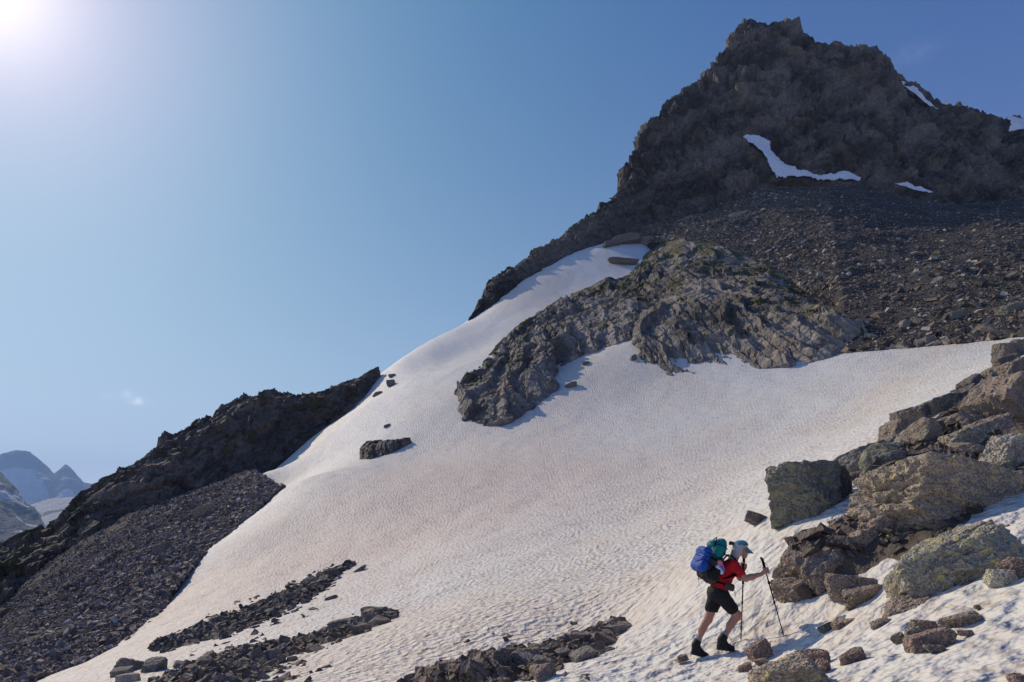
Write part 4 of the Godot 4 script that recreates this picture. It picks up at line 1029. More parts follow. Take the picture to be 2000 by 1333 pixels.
func shard() -> ArrayMesh:
	# a split stone: a skewed block with one corner broken off
	if sphere_cache.has("shard"): return sphere_cache["shard"]
	var c := [Vector3(-0.5, -0.42, -0.40), Vector3(0.44, -0.5, -0.5), Vector3(0.5, -0.38, 0.36), Vector3(-0.40, -0.5, 0.5), Vector3(-0.36, 0.46, -0.34), Vector3(0.36, 0.30, -0.44), Vector3(0.20, 0.5, 0.20), Vector3(-0.48, 0.36, 0.40)]
	var p := PackedVector3Array()
	var f := PackedInt32Array()
	for t in [[0, 1, 2], [0, 2, 3], [4, 7, 6], [4, 6, 5], [0, 4, 5], [0, 5, 1], [1, 5, 6], [1, 6, 2], [2, 6, 7], [2, 7, 3], [3, 7, 4], [3, 4, 0]]:
		var a: Vector3 = c[t[0]]
		var b: Vector3 = c[t[1]]
		var d: Vector3 = c[t[2]]
		# the outside runs clockwise
		if (b - a).cross(d - a).dot(a + b + d) > 0.0: p.append_array([a, d, b])
		else: p.append_array([a, b, d])
	for k in p.size(): f.append(k)
	sphere_cache["shard"] = arrays(p, PackedVector3Array(), f)
	return sphere_cache["shard"]

func scatter(called: String, label: String, l: Dictionary, lump: Callable, count: int, least: float, most: float, slope: float, tones: Array, loose: float) -> void:
	var mm := MultiMesh.new()
	mm.transform_format = MultiMesh.TRANSFORM_3D
	mm.use_colors = true
	mm.mesh = shard()
	mm.instance_count = count
	for k in count:
		var size: float = minf(least * pow(1.0 - rng.randf(), -1.0 / slope), most)
		var u := along(l, rng.randf())
		var v := clampf(rng.randf_range(-0.03, 1.03) + rng.randf_range(-0.015, 0.015) * loose, 0.0, 1.02)
		if l.drape: v = 0.5 + rng.randfn() * (0.28 if loose < 0.5 else 0.17)
		if not l.drape: size *= lerpf(1.2, 0.75, clampf(v, 0.0, 1.0))   # the largest roll furthest down
		var p := on_loft(l, u, clampf(v, 0.0, 1.0))
		if v < 0.0 or v > 1.0:
			var i := clampi(int(u), 0, l.foot.size() - 2)
			p = (l.foot[i] as Vector3).lerp(l.foot[i + 1], u - i).lerp((l.top[i] as Vector3).lerp(l.top[i + 1], u - i), v) if l.drape else p
			if l.drape: p.y = ground(p.x, p.z)
		p += lump.call(p, Vector3(0, 0.85, 0.5), u, clampf(v, 0.0, 1.0))
		p.y += size * 0.08
		var turn := Basis.from_euler(Vector3(rng.randf_range(-0.9, 0.9), rng.randf() * TAU, rng.randf_range(-0.9, 0.9)))
		mm.set_instance_transform(k, Transform3D(turn * Basis.from_scale(Vector3(size * rng.randf_range(0.8, 1.7), size * rng.randf_range(0.25, 0.7), size * rng.randf_range(0.6, 1.1))), p))
		var t := rng.randf()
		var c: Color = tones[0].lerp(tones[1], t * t * t) if rng.randf() < 0.75 else tones[2]
		mm.set_instance_color(k, c)
	var o := MultiMeshInstance3D.new()
	o.multimesh = mm
	o.material_override = M.stone
	o.name = numbered(called)
	add_child(o, true)
	tag(o, label, "stones", "", "stuff")

# ---------------------------------------------------------------- boulders
func ico(level: int) -> Array:
	if sphere_cache.has(level): return sphere_cache[level]
	var t := (1.0 + sqrt(5.0)) / 2.0
	var v := PackedVector3Array()
	for q in [[-1, t, 0], [1, t, 0], [-1, -t, 0], [1, -t, 0], [0, -1, t], [0, 1, t], [0, -1, -t], [0, 1, -t], [t, 0, -1], [t, 0, 1], [-t, 0, -1], [-t, 0, 1]]:
		v.append(Vector3(q[0], q[1], q[2]).normalized())
	var f := PackedInt32Array([0, 11, 5, 0, 5, 1, 0, 1, 7, 0, 7, 10, 0, 10, 11, 1, 5, 9, 5, 11, 4, 11, 10, 2, 10, 7, 6, 7, 1, 8, 3, 9, 4, 3, 4, 2, 3, 2, 6, 3, 6, 8, 3, 8, 9, 4, 9, 5, 2, 4, 11, 6, 2, 10, 8, 6, 7, 9, 8, 1])
	for step in level:
		var mid := {}
		var g := PackedInt32Array()
		for k in range(0, f.size(), 3):
			var m := [0, 0, 0]
			for e in 3:
				var a := f[k + e]
				var b := f[k + (e + 1) % 3]
				var key := mini(a, b) * 100000 + maxi(a, b)
				if not mid.has(key):
					mid[key] = v.size()
					v.append((v[a] + v[b]).normalized())
				m[e] = mid[key]
			g.append_array([f[k], m[0], m[2], f[k + 1], m[1], m[0], f[k + 2], m[2], m[1], m[0], m[1], m[2]])
		f = g
	# Godot's front faces run clockwise
	for k in range(0, f.size(), 3):
		var keep := f[k + 1]
		f[k + 1] = f[k + 2]
		f[k + 2] = keep
	sphere_cache[level] = [v, f]
	return sphere_cache[level]

func rock(kind: int, level: int) -> ArrayMesh:
	# a broken block of unit size: flat faces cut by joints, edges chipped
	var key := "rock%d_%d" % [kind, level]
	if sphere_cache.has(key): return sphere_cache[key]
	var r := RandomNumberGenerator.new()
	r.seed = 1000 + kind * 17
	var normals := PackedVector3Array()
	var reach := PackedFloat32Array()
	for a in [Vector3(1, 0, 0), Vector3(-1, 0, 0), Vector3(0, 1, 0), Vector3(0, -1, 0), Vector3(0, 0, 1), Vector3(0, 0, -1)]:
		normals.append((a + Vector3(r.randfn(), r.randfn(), r.randfn()) * 0.17).normalized())
		reach.append(r.randf_range(0.72, 1.0))
	for q in 5:
		normals.append(Vector3(r.randfn(), r.randfn(), r.randfn()).normalized())
		reach.append(r.randf_range(0.90, 1.22))
	var s := ico(level)
	var dirs: PackedVector3Array = s[0]
	var p := PackedVector3Array()
	p.resize(dirs.size())
	var rough := 0.0 if level < 2 else 1.0
	var off := Vector3(kind * 7.3, kind * 3.1, 0)
	var lo := Vector3.ONE * 9
	var hi := -lo
	for k in dirs.size():
		var d := dirs[k]
		var sum := 0.0
		for q in normals.size():
			var x := d.dot(normals[q]) / reach[q]
			if x > 0.3: sum += pow(x, 40.0)
		var rad := pow(maxf(sum, 1e-6), -1.0 / 40.0)
		var at := d * rad
		if rough > 0.0:
			rad += N.unit.get_noise_3dv(at * 0.8 + off) * 0.07 - absf(N.unit_ridge.get_noise_3dv(at + off)) * 0.05 + 0.26 * broken(at + off, N.block_unit, 0.62, 0.40)
			if level > 3: rad += 0.075 * strata_unit(at + off, normals[6]) + 0.32 * broken(at * 1.0 + off, N.block_chip, 0.22, 0.6) + N.unit.get_noise_3dv(at * 5.0 + off) * 0.018
			at = d * rad
		p[k] = at
		lo = lo.min(at)
		hi = hi.max(at)
	for k in p.size():
		p[k] = (p[k] - (lo + hi) * 0.5) / (hi - lo)
	var f: PackedInt32Array = s[1]
	var mesh := arrays(p, PackedVector3Array(), f)   # without normals: every face stays flat
	sphere_cache[key] = mesh
	return mesh

func strata_unit(p: Vector3, axis: Vector3) -> float:
	var x: float = p.dot(axis) * 3.6 + N.unit.get_noise_3dv(p * 0.6) * 1.2
	var f := fposmod(x, 1.0)
	return (f / 0.85 if f < 0.85 else (1.0 - f) / 0.15) * (0.4 + 0.6 * fposmod(sin(floorf(x) * 78.2) * 437.5, 1.0))

func build_boulders() -> void:
	rng.seed = 4242
	var k := 0
	for q in BOULDERS:
		var at: Vector3 = q[0]
		var w: float = q[1]
		var h: float = q[2]
		var d := -at.z
		var level := 5 if w / d > 0.085 else 4 if w / d > 0.03 else 3
		var o := put("boulder" if w > 0.45 else "rock", rock(20 + k, level), M["stone_" + q[5]])
		var turn := Basis(Vector3(0, 0, 1), deg_to_rad(q[4])) * Basis(Vector3.UP, rng.randf_range(-0.35, 0.35))
		o.transform = Transform3D(turn * Basis.from_scale(Vector3(w, h * 1.12, q[3])), at - Vector3(0, h * 0.06, 0))
		tag(o, q[6], "boulder" if w > 0.45 else "rock")
		k += 1

# ---------------------------------------------------------------- the hiker
func field_mesh(bones: Array, cell: float, k: float, cuts := [], wrinkle := 0.0, clip := 0.0) -> ArrayMesh:
	# one skin round tapered bones [from, to, radius, radius], drawn as surface nets
	var lo := Vector3.ONE * 99
	var hi := -lo
	for b in bones:
		var r: float = maxf(b[2], b[3]) + k * 0.3 + wrinkle + cell * 2.0
		lo = lo.min((b[0] as Vector3).min(b[1]) - Vector3.ONE * r)
		hi = hi.max((b[0] as Vector3).max(b[1]) + Vector3.ONE * r)
	var nx := int((hi.x - lo.x) / cell) + 2
	var ny := int((hi.y - lo.y) / cell) + 2
	var nz := int((hi.z - lo.z) / cell) + 2
	var f := PackedFloat32Array()
	f.resize(nx * ny * nz)
	f.fill(1.0)
	for b in bones:
		var a: Vector3 = b[0]
		var ab: Vector3 = b[1] - a
		var len2 := maxf(ab.length_squared(), 1e-9)
		var reach: float = maxf(b[2], b[3]) + k + cell * 2.5 + wrinkle
		var l3 := ((a.min(b[1]) - Vector3.ONE * reach) - lo) / cell
		var h3 := ((a.max(b[1]) + Vector3.ONE * reach) - lo) / cell
		for x in range(maxi(0, int(l3.x)), mini(nx, int(h3.x) + 2)):
			for y in range(maxi(0, int(l3.y)), mini(ny, int(h3.y) + 2)):
				var at := (x * ny + y) * nz
				for z in range(maxi(0, int(l3.z)), mini(nz, int(h3.z) + 2)):
					var p := lo + Vector3(x, y, z) * cell
					var t := clampf((p - a).dot(ab) / len2, 0.0, 1.0)
					var d: float = (p - a - ab * t).length() - lerpf(b[2], b[3], t)
					var e := f[at + z]
					var m := maxf(k - absf(d - e), 0.0) / k
					f[at + z] = minf(d, e) - m * m * k * 0.25
	if cuts or wrinkle > 0.0:
		for x in nx:
			for y in ny:
				var at := (x * ny + y) * nz
				for z in nz:
					if f[at + z] < 0.2:
						var p := lo + Vector3(x, y, z) * cell
						if wrinkle > 0.0:
							f[at + z] += wrinkle * (N.unit_ridge.get_noise_3dv(p * 5.0) * 0.8 + N.unit.get_noise_3dv(p * 3.0))
						for c in cuts:
							f[at + z] = maxf(f[at + z], (p - (c[0] as Vector3)).dot((c[1] as Vector3).normalized()))
	var ids := PackedInt32Array()
	ids.resize(nx * ny * nz)
	ids.fill(-1)
	var vs := PackedVector3Array()
	var ns := PackedVector3Array()
	var index := PackedInt32Array()
	var sx := ny * nz
	var sy := nz
	for x in nx - 1:
		for y in ny - 1:
			var at := x * sx + y * sy
			for z in nz - 1:
				var i := at + z
				var c0 := f[i]
				var c1 := f[i + 1]
				var c2 := f[i + sy]
				var c3 := f[i + sy + 1]
				var c4 := f[i + sx]
				var c5 := f[i + sx + 1]
				var c6 := f[i + sx + sy]
				var c7 := f[i + sx + sy + 1]
				var inside := int(c0 < 0) + int(c1 < 0) + int(c2 < 0) + int(c3 < 0) + int(c4 < 0) + int(c5 < 0) + int(c6 < 0) + int(c7 < 0)
				if inside == 0 or inside == 8: continue
				var s := Vector3.ZERO
				var n := 0
				var cs := [c0, c1, c2, c3, c4, c5, c6, c7]
				for e in [[0, 1], [2, 3], [4, 5], [6, 7], [0, 2], [1, 3], [4, 6], [5, 7], [0, 4], [1, 5], [2, 6], [3, 7]]:
					var u: float = cs[e[0]]
					var w: float = cs[e[1]]
					if (u < 0) != (w < 0):
						var t := u / (u - w)
						var pa := Vector3(e[0] >> 2, (e[0] >> 1) & 1, e[0] & 1)
						var pb := Vector3(e[1] >> 2, (e[1] >> 1) & 1, e[1] & 1)
						s += pa.lerp(pb, t)
						n += 1
				ids[i] = vs.size()
				vs.append(lo + (Vector3(x, y, z) + s / n) * cell)
				ns.append(Vector3(c4 + c5 + c6 + c7 - c0 - c1 - c2 - c3, c2 + c3 + c6 + c7 - c0 - c1 - c4 - c5, c1 + c3 + c5 + c7 - c0 - c2 - c4 - c6).normalized())
	for x in range(1, nx - 1):
		for y in range(1, ny - 1):
			for z in range(1, nz - 1):
				var i := x * sx + y * sy + z
				if ids[i] < 0 and ids[i - 1] < 0 and ids[i - sy] < 0 and ids[i - sx] < 0: continue
				var a := f[i]
				for e in [[sx, sy, 1], [sy, 1, sx], [1, sx, sy]]:
					var b: float = f[i + e[0]]
					if (a < 0) == (b < 0): continue
					var q := [ids[i], ids[i - e[1]], ids[i - e[1] - e[2]], ids[i - e[2]]]
					if q[0] < 0 or q[1] < 0 or q[2] < 0 or q[3] < 0: continue
					if a < 0: index.append_array([q[0], q[2], q[1], q[0], q[3], q[2]])
					else: index.append_array([q[0], q[1], q[2], q[0], q[2], q[3]])
	return arrays(vs, ns, index)

func joined(meshes: Array) -> ArrayMesh:
	var st := SurfaceTool.new()
	st.begin(Mesh.PRIMITIVE_TRIANGLES)
	for m in meshes: st.append_from(m, 0, Transform3D())
	return st.commit()

func tube(points: Array, radii: Array, flat := 1.0, sides := 10) -> ArrayMesh:
	# a tube along points; flat < 1 makes a webbing strap of it
	var p := PackedVector3Array()
	var n := PackedVector3Array()
	var f := PackedInt32Array()
	var last := Vector3(0, 0, 1)
	for i in points.size():
		var dir: Vector3 = (points[mini(i + 1, points.size() - 1)] - points[maxi(i - 1, 0)]).normalized()
		var a := (last - dir * last.dot(dir)).normalized()
		last = a
		var b := dir.cross(a)
		var r: float = radii[mini(i, radii.size() - 1)]
		for k in sides:
			var t := TAU * k / sides
			p.append(points[i] + (a * cos(t) + b * sin(t) * flat) * r)
			n.append((a * cos(t) * flat + b * sin(t)).normalized())
	for i in points.size() - 1:
		for k in sides:
			var a := i * sides + k
			var b := i * sides + (k + 1) % sides
			f.append_array([a, b, a + sides, b, b + sides, a + sides])
	for e in [0, points.size() - 1]:
		var c := p.size()
		p.append(points[e])
		n.append((points[0] - points[1]).normalized() if e == 0 else (points[e] - points[e - 1]).normalized())
		for k in sides:
			var a: int = e * sides + k
			var b: int = e * sides + (k + 1) % sides
			f.append_array([c, b, a] if e == 0 else [c, a, b])
	return arrays(p, n, f)

func smooth_path(points: Array, steps := 6) -> Array:
	var out := []
	for i in points.size() - 1:
		for s in steps:
			out.append((points[i] as Vector3).cubic_interpolate(points[i + 1], points[maxi(i - 1, 0)], points[mini(i + 2, points.size() - 1)], float(s) / steps))
	out.append(points[-1])
	return out

func fist(c: Vector3, pole: Vector3, reach: Vector3, outer: Vector3, wrist: Vector3) -> ArrayMesh:
	# a hand closed round a pole at c: four fingers one above another, the thumb over the top
	var a := pole.normalized()
	var f := (reach - a * reach.dot(a)).normalized()
	var z := outer
	var b := []
	b.append([wrist, c + z * 0.026 - f * 0.022, 0.027, 0.026])
	b.append([c + z * 0.025 - f * 0.02 + a * 0.025, c + z * 0.025 - f * 0.018 - a * 0.028, 0.021, 0.019])
	for k in 4:
		var up: float = [0.032, 0.011, -0.010, -0.030][k]
		var r: float = [0.0095, 0.0100, 0.0095, 0.0082][k]
		var l: float = [1.0, 1.06, 1.0, 0.85][k]
		var q0 := c + a * up + z * 0.026 + f * 0.004
		var q1 := c + a * (up - 0.002) + z * 0.019 + f * 0.034 * l
		var q2 := c + a * (up - 0.004) - z * 0.017 + f * 0.032 * l
		var q3 := c + a * (up - 0.005) - z * 0.028 + f * 0.004
		b.append([q0, q1, r * 1.1, r])
		b.append([q1, q2, r, r * 0.95])
		b.append([q2, q3, r * 0.95, r * 0.8])
	b.append([c + z * 0.02 - f * 0.022 + a * 0.012, c + z * 0.006 - f * 0.024 + a * 0.042, 0.014, 0.011])
	b.append([c + z * 0.006 - f * 0.024 + a * 0.042, c - z * 0.024 - f * 0.004 + a * 0.046, 0.011, 0.0085])
	return field_mesh(b, 0.004, 0.007)

func build_hiker() -> void:
	var V := func(x: float, y: float, z: float) -> Vector3: return Vector3(x, y, z)
	var pelvis := Vector3(0.20, 0.84, 0)
	var waist := Vector3(0.262, 0.985, 0)
	var chest := Vector3(0.36, 1.13, 0)
	var nape := Vector3(0.445, 1.255, 0)
	var sh_n := Vector3(0.405, 1.195, 0.155)
	var sh_f := Vector3(0.44, 1.20, -0.155)
	var el_n := Vector3(0.512, 1.018, 0.265)
	var wr_n := Vector3(0.762, 1.078, 0.212)
	var el_f := Vector3(0.60, 1.00, -0.255)
	var wr_f := Vector3(0.642, 1.118, -0.185)
	var hip_n := Vector3(0.20, 0.80, 0.085)
	var hip_f := Vector3(0.20, 0.80, -0.085)
	var kn_n := Vector3(0.41, 0.53, 0.10)
	var an_n := Vector3(0.205, 0.270, 0.10)
	var kn_f := Vector3(0.05, 0.46, -0.10)
	var an_f := Vector3(-0.112, 0.178, -0.11)
	var top_n := Vector3(0.792, 1.285, 0.19)
	var tip_n := Vector3(0.969, 0.286, 0.25)
	var top_f := Vector3(0.657, 1.289, -0.17)
	var tip_f := Vector3(0.488, 0.214, -0.10)
	var grip_n := top_n.lerp(tip_n, 0.165)
	var grip_f := top_f.lerp(tip_f, 0.115)
	var person := thing("person", HIKER, "hiker in red shirt, black shorts and blue cap climbing the snow bent forward", "person")
	# body: one skin from head to ankles, hands closed on the poles
	var b := []
	for z in [-0.055, 0.055]:
		var dz := Vector3(0, 0, z)
		b.append([pelvis + dz, waist + dz, 0.112, 0.094])
		b.append([waist + dz, chest + dz, 0.094, 0.098])
	b.append([chest, nape, 0.10, 0.06])
	b.append([sh_f, sh_n, 0.052, 0.052])
	b.append([nape, Vector3(0.525, 1.365, 0), 0.056, 0.050])
	for q in [[sh_n, el_n, wr_n], [sh_f, el_f, wr_f]]:
		b.append([q[0], q[1], 0.050, 0.038])
		b.append([q[1], (q[1] as Vector3).lerp(q[2], 0.35), 0.037, 0.039])
		b.append([(q[1] as Vector3).lerp(q[2], 0.35), q[2], 0.039, 0.025])
	for q in [[hip_n, kn_n, an_n], [hip_f, kn_f, an_f]]:
		var k: Vector3 = q[1]
		var a: Vector3 = q[2]
		b.append([q[0], k, 0.088, 0.054])
		b.append([k, a, 0.052, 0.034])
		b.append([k.lerp(a, 0.18) + Vector3(-0.018, 0.004, 0), k.lerp(a, 0.52) + Vector3(-0.020, 0.006, 0), 0.042, 0.044])
		b.append([k + Vector3(0.012, 0.004, 0), k + Vector3(0.010, -0.012, 0), 0.044, 0.042])
	var body := field_mesh(b, 0.012, 0.03)
	var skull := []
	skull.append([Vector3(0.542, 1.418, 0), Vector3(0.578, 1.430, 0), 0.083, 0.080])
	skull.append([Vector3(0.585, 1.375, 0), Vector3(0.607, 1.318, 0), 0.058, 0.033])
	skull.append([Vector3(0.628, 1.410, -0.028), Vector3(0.628, 1.410, 0.028), 0.030, 0.030])
	skull.append([Vector3(0.655, 1.385, 0), Vector3(0.672, 1.358, 0), 0.010, 0.014])
	skull.append([Vector3(0.640, 1.330, -0.014), Vector3(0.640, 1.330, 0.014), 0.013, 0.013])
	skull.append([Vector3(0.622, 1.300, 0), Vector3(0.626, 1.298, 0), 0.019, 0.017])
	for z in [-1.0, 1.0]:
		skull.append([Vector3(0.612, 1.362, z * 0.040), Vector3(0.628, 1.352, z * 0.028), 0.026, 0.022])
		skull.append([Vector3(0.560, 1.400, z * 0.082), Vector3(0.566, 1.372, z * 0.080), 0.014, 0.010])
	skull.append([Vector3(0.50, 1.33, 0), Vector3(0.55, 1.38, 0), 0.050, 0.052])
	var head := field_mesh(skull, 0.006, 0.022)
	var hand_n := fist(grip_n, top_n - tip_n, Vector3(1, 0.1, 0), Vector3(0, 0, 1), wr_n)
	var hand_f := fist(grip_f, top_f - tip_f, Vector3(1, 0.1, 0), Vector3(0, 0, -1), wr_f)
	put("body", joined([body, head, hand_n, hand_f]), M.skin, person)
	for z in [-1.0, 1.0]:
		put("eye", field_mesh([[Vector3(0.646, 1.392, z * 0.031), Vector3(0.648, 1.391, z * 0.030), 0.0105, 0.0105]], 0.004, 0.004), M.eye, person)
	put("lips", field_mesh([[Vector3(0.651, 1.328, -0.016), Vector3(0.651, 1.328, 0.016), 0.0065, 0.0065]], 0.004, 0.004), M.lip, person)
	# clothing
	var s := []
	for z in [-0.058, 0.058]:
		var dz := Vector3(0, 0, z)
		s.append([pelvis + dz + Vector3(0.005, -0.02, 0), waist + dz, 0.130, 0.112])
		s.append([waist + dz, chest + dz, 0.112, 0.112])
	s.append([chest, nape - Vector3(0.01, 0.012, 0), 0.112, 0.070])
	s.append([sh_f, sh_n, 0.064, 0.064])
	s.append([sh_n, sh_n.lerp(el_n, 0.70), 0.064, 0.058])
	s.append([sh_f, sh_f.lerp(el_f, 0.70), 0.064, 0.058])
	put("shirt", field_mesh(s, 0.011, 0.035, [[pelvis + Vector3(0.0, 0.005, 0), Vector3(0.10, -1.0, 0)], [nape + Vector3(0.01, 0.015, 0), Vector3(0.5, 0.8, 0)], [Vector3(0, 9, 0), Vector3.UP]], 0.011), M.shirt, person)
	s = []
	for z in [-0.05, 0.05]:
		s.append([pelvis + Vector3(0, 0.035, z), pelvis + Vector3(-0.005, -0.03, z * 1.3), 0.124, 0.128])
	s.append([hip_n, hip_n.lerp(kn_n, 0.66), 0.112, 0.092])
	s.append([hip_f, hip_f.lerp(kn_f, 0.60), 0.112, 0.092])
	s.append([Vector3(0.135, 0.82, -0.06), Vector3(0.135, 0.82, 0.06), 0.085, 0.085])
	put("shorts", field_mesh(s, 0.011, 0.03, [[Vector3(0.2, 0.885, 0), Vector3(0.1, 1, 0)], [Vector3(0.2, 0.545, 0), Vector3(-0.12, -1.0, 0)]], 0.009), M.shorts, person)
	for q in [[kn_n, an_n, Vector3(0.116, 0.132, 0.10), Vector3(0.300, 0.112, 0.10)], [kn_f, an_f, Vector3(-0.185, 0.040, -0.11), Vector3(-0.010, -0.005, -0.11)]]:
		var a: Vector3 = q[1]
		var shin := (a - (q[0] as Vector3)).normalized()
		var heel: Vector3 = q[2]
		var toe: Vector3 = q[3]
		put("sock", field_mesh([[a - shin * 0.055, a + shin * 0.03, 0.044, 0.043]], 0.008, 0.01, [[a - shin * 0.05, -shin]], 0.003), M.sock, person)
		var ankle := a + shin * 0.035
		var boot := put("boot", field_mesh([[a - shin * 0.010, ankle + shin * 0.03, 0.054, 0.054], [ankle + shin * 0.03, heel + Vector3(0.02, 0.012, 0), 0.052, 0.046], [heel + Vector3(0.02, 0.0, 0), heel.lerp(toe, 0.6), 0.042, 0.044], [ankle + shin * 0.03, heel.lerp(toe, 0.65) + Vector3(0, 0.012, 0), 0.050, 0.042], [heel.lerp(toe, 0.6), toe, 0.045, 0.036]], 0.007, 0.02, [[a - shin * 0.012, -shin], [heel - Vector3(0, 0.028, 0), Vector3(0, -1, 0) + Vector3(0, 0, 0) + Vector3(-0.15, 0, 0)]], 0.002), M.boot, person)
		var down := (toe - heel).cross(Vector3(0, 0, 1)).normalized() * -1.0
		if down.y > 0.0: down = -down
		put("sole", field_mesh([[heel + down * 0.026 + Vector3(-0.004, 0, -0.012), toe + down * 0.018 + Vector3(0, 0, -0.010), 0.026, 0.024], [heel + down * 0.026 + Vector3(-0.004, 0, 0.012), toe + down * 0.018 + Vector3(0, 0, 0.010), 0.026, 0.024]], 0.007, 0.012, [[heel + down * 0.042, down], [heel + down * 0.014, -down]]), M.sole, boot)
		put("laces", tube(smooth_path([a + Vector3(0.050, 0.0, 0.01), a + Vector3(0.066, -0.03, 0.024), a + Vector3(0.088, -0.045, 0.03), a + Vector3(0.075, -0.075, 0.03)], 4), [0.003]), M.cord, boot)
	# cap with a neck cloth, hair behind it
	var tilt := Vector3(-0.30, 0.95, 0)
	var cap := put("cap", field_mesh([[Vector3(0.548, 1.430, 0), Vector3(0.590, 1.440, 0), 0.094, 0.090]], 0.007, 0.02, [[Vector3(0.60, 1.432, 0), -tilt]], 0.002), M.cap, person)
	put("cap_band", field_mesh([[Vector3(0.546, 1.425, 0), Vector3(0.590, 1.436, 0), 0.097, 0.093]], 0.006, 0.02, [[Vector3(0.60, 1.430, 0), -tilt], [Vector3(0.60, 1.452, 0), tilt]]), M.cloth, cap)
	put("cap_stripe", field_mesh([[Vector3(0.548, 1.432, 0), Vector3(0.590, 1.442, 0), 0.0975, 0.0935]], 0.006, 0.02, [[Vector3(0.60, 1.452, 0), -tilt], [Vector3(0.60, 1.468, 0), tilt]]), M.cap_dark, cap)
	var bill := PackedVector3Array()
	var nb := PackedColorArray()
	for i in 15:
		var t := -1.0 + 2.0 * i / 14.0
		for j in 8:
			var r := j / 7.0
			var fwd := 0.655 + r * 0.092 * (1.0 - 0.55 * t * t)
			bill.append(Vector3(fwd - 0.045 * t * t, 1.442 - r * 0.098 * (1.0 - 0.4 * t * t) - 0.026 * t * t, t * 0.082))
			nb.append(Color.WHITE)
	var bill_top := grid(bill, nb, 15, 8)
	for i in bill.size(): bill[i] += Vector3(-0.002, -0.005, 0)
	put("bill", joined([bill_top, grid(bill, nb, 15, 8)]), M.cap, cap)
	var flap := PackedVector3Array()
	var fc := PackedColorArray()
	for i in 25:
		var t := -1.0 + 2.0 * i / 24.0
		for j in 14:
			var r := j / 13.0
			var ang := PI + t * 1.75
			var wide := 0.099 + 0.026 * r + 0.006 * sin(t * 9.0 + r * 3.0) * r
			var c := Vector3(0.562, 1.432, 0).lerp(Vector3(0.515, 1.292, 0), r)
			flap.append(c + Vector3(cos(ang) * wide * (1.0 - 0.1 * r), (0.02 - 0.012 * absf(t)) * (1.0 - r) + 0.03 * r * cos(t * 1.6) * -1.0 + 0.02, sin(ang) * wide * (1.0 - 0.05 * r)))
			fc.append(Color.WHITE)
	put("neck_cloth", grid(flap, fc, 25, 14), M.cloth, cap)
	put("hair", field_mesh([[Vector3(0.470, 1.478, 0), Vector3(0.430, 1.490, 0.0), 0.026, 0.022], [Vector3(0.432, 1.488, 0), Vector3(0.418, 1.470, 0.0), 0.020, 0.012]], 0.006, 0.012, [], 0.006), M.hair, person)

	# rucksack
	var pack := thing("backpack", HIKER, "loaded black rucksack with teal and blue bags on the hiker's back", "backpack")
	var blk := []
	for z in [-0.085, 0.085]:
		blk.append([Vector3(0.105, 1.025, z), Vector3(0.195, 1.235, z), 0.098, 0.098])
		blk.append([Vector3(0.015, 1.07, z * 0.8), Vector3(0.10, 1.24, z * 0.8), 0.085, 0.080])
	put("bag", field_mesh(blk, 0.011, 0.04, [], 0.008), M.dark_grey, pack)
	var teal := []
	for z in [-0.07, 0.07]:
		teal.append([Vector3(0.155, 1.25, z), Vector3(0.245, 1.42, z), 0.085, 0.100])
		teal.append([Vector3(0.235, 1.40, z), Vector3(0.290, 1.49, z * 0.5), 0.105, 0.070])
	teal.append([Vector3(0.17, 1.46, -0.06), Vector3(0.17, 1.47, 0.06), 0.066, 0.060])
	put("top_bag", field_mesh(teal, 0.010, 0.03, [], 0.014), M.teal, pack)
	var blue := []
	blue.append([Vector3(-0.045, 1.18, -0.15), Vector3(-0.045, 1.18, 0.15), 0.082, 0.082])
	blue.append([Vector3(-0.010, 1.265, -0.13), Vector3(-0.010, 1.265, 0.13), 0.078, 0.078])
	blue.append([Vector3(0.040, 1.36, -0.14), Vector3(0.040, 1.36, 0.14), 0.086, 0.086])
	var bl := put("tent_roll", field_mesh(blue, 0.010, 0.022, [], 0.014), M.blue, pack)
	bl.set_meta("label", "blue stuffed roll lashed to the outside")
	for q in [[Vector3(-0.125, 1.23, 0.10), Vector3(-0.04, 1.275, 0.20), Vector3(0.03, 1.23, 0.21), Vector3(0.11, 1.15, 0.17)], [Vector3(-0.07, 1.40, 0.09), Vector3(0.03, 1.37, 0.225), Vector3(0.10, 1.30, 0.20), Vector3(0.13, 1.26, 0.17)], [Vector3(-0.10, 1.33, 0.05), Vector3(0.0, 1.31, 0.21), Vector3(0.09, 1.29, 0.19), Vector3(0.15, 1.28, 0.17)]]:
		put("lashing_cord", tube(smooth_path(q), [0.0045]), M.cord, pack)
	put("lashing_cord", tube(smooth_path([Vector3(-0.07, 1.06, 0.10), Vector3(-0.10, 1.00, 0.10), Vector3(-0.03, 1.03, 0.15), Vector3(-0.02, 0.99, 0.15), Vector3(0.02, 0.97, 0.14)]), [0.004]), M.cord, pack)
	put("top_strap", tube(smooth_path([Vector3(0.10, 1.30, 0.14), Vector3(0.14, 1.42, 0.16), Vector3(0.20, 1.525, 0.09), Vector3(0.23, 1.56, 0.0), Vector3(0.20, 1.525, -0.09)]), [0.012], 0.4), M.black, pack)
	for q in [[Vector3(0.125, 1.20, 0.155), Vector3(0.20, 1.26, 0.178), Vector3(0.27, 1.33, 0.165), Vector3(0.32, 1.42, 0.12)], [Vector3(0.02, 1.10, 0.145), Vector3(0.10, 1.13, 0.196), Vector3(0.20, 1.17, 0.19), Vector3(0.27, 1.22, 0.15)], [Vector3(0.11, 1.50, 0.09), Vector3(0.19, 1.47, 0.155), Vector3(0.28, 1.45, 0.16), Vector3(0.345, 1.40, 0.12)]]:
		put("compression_strap", tube(smooth_path(q), [0.010], 0.35), M.black, pack)
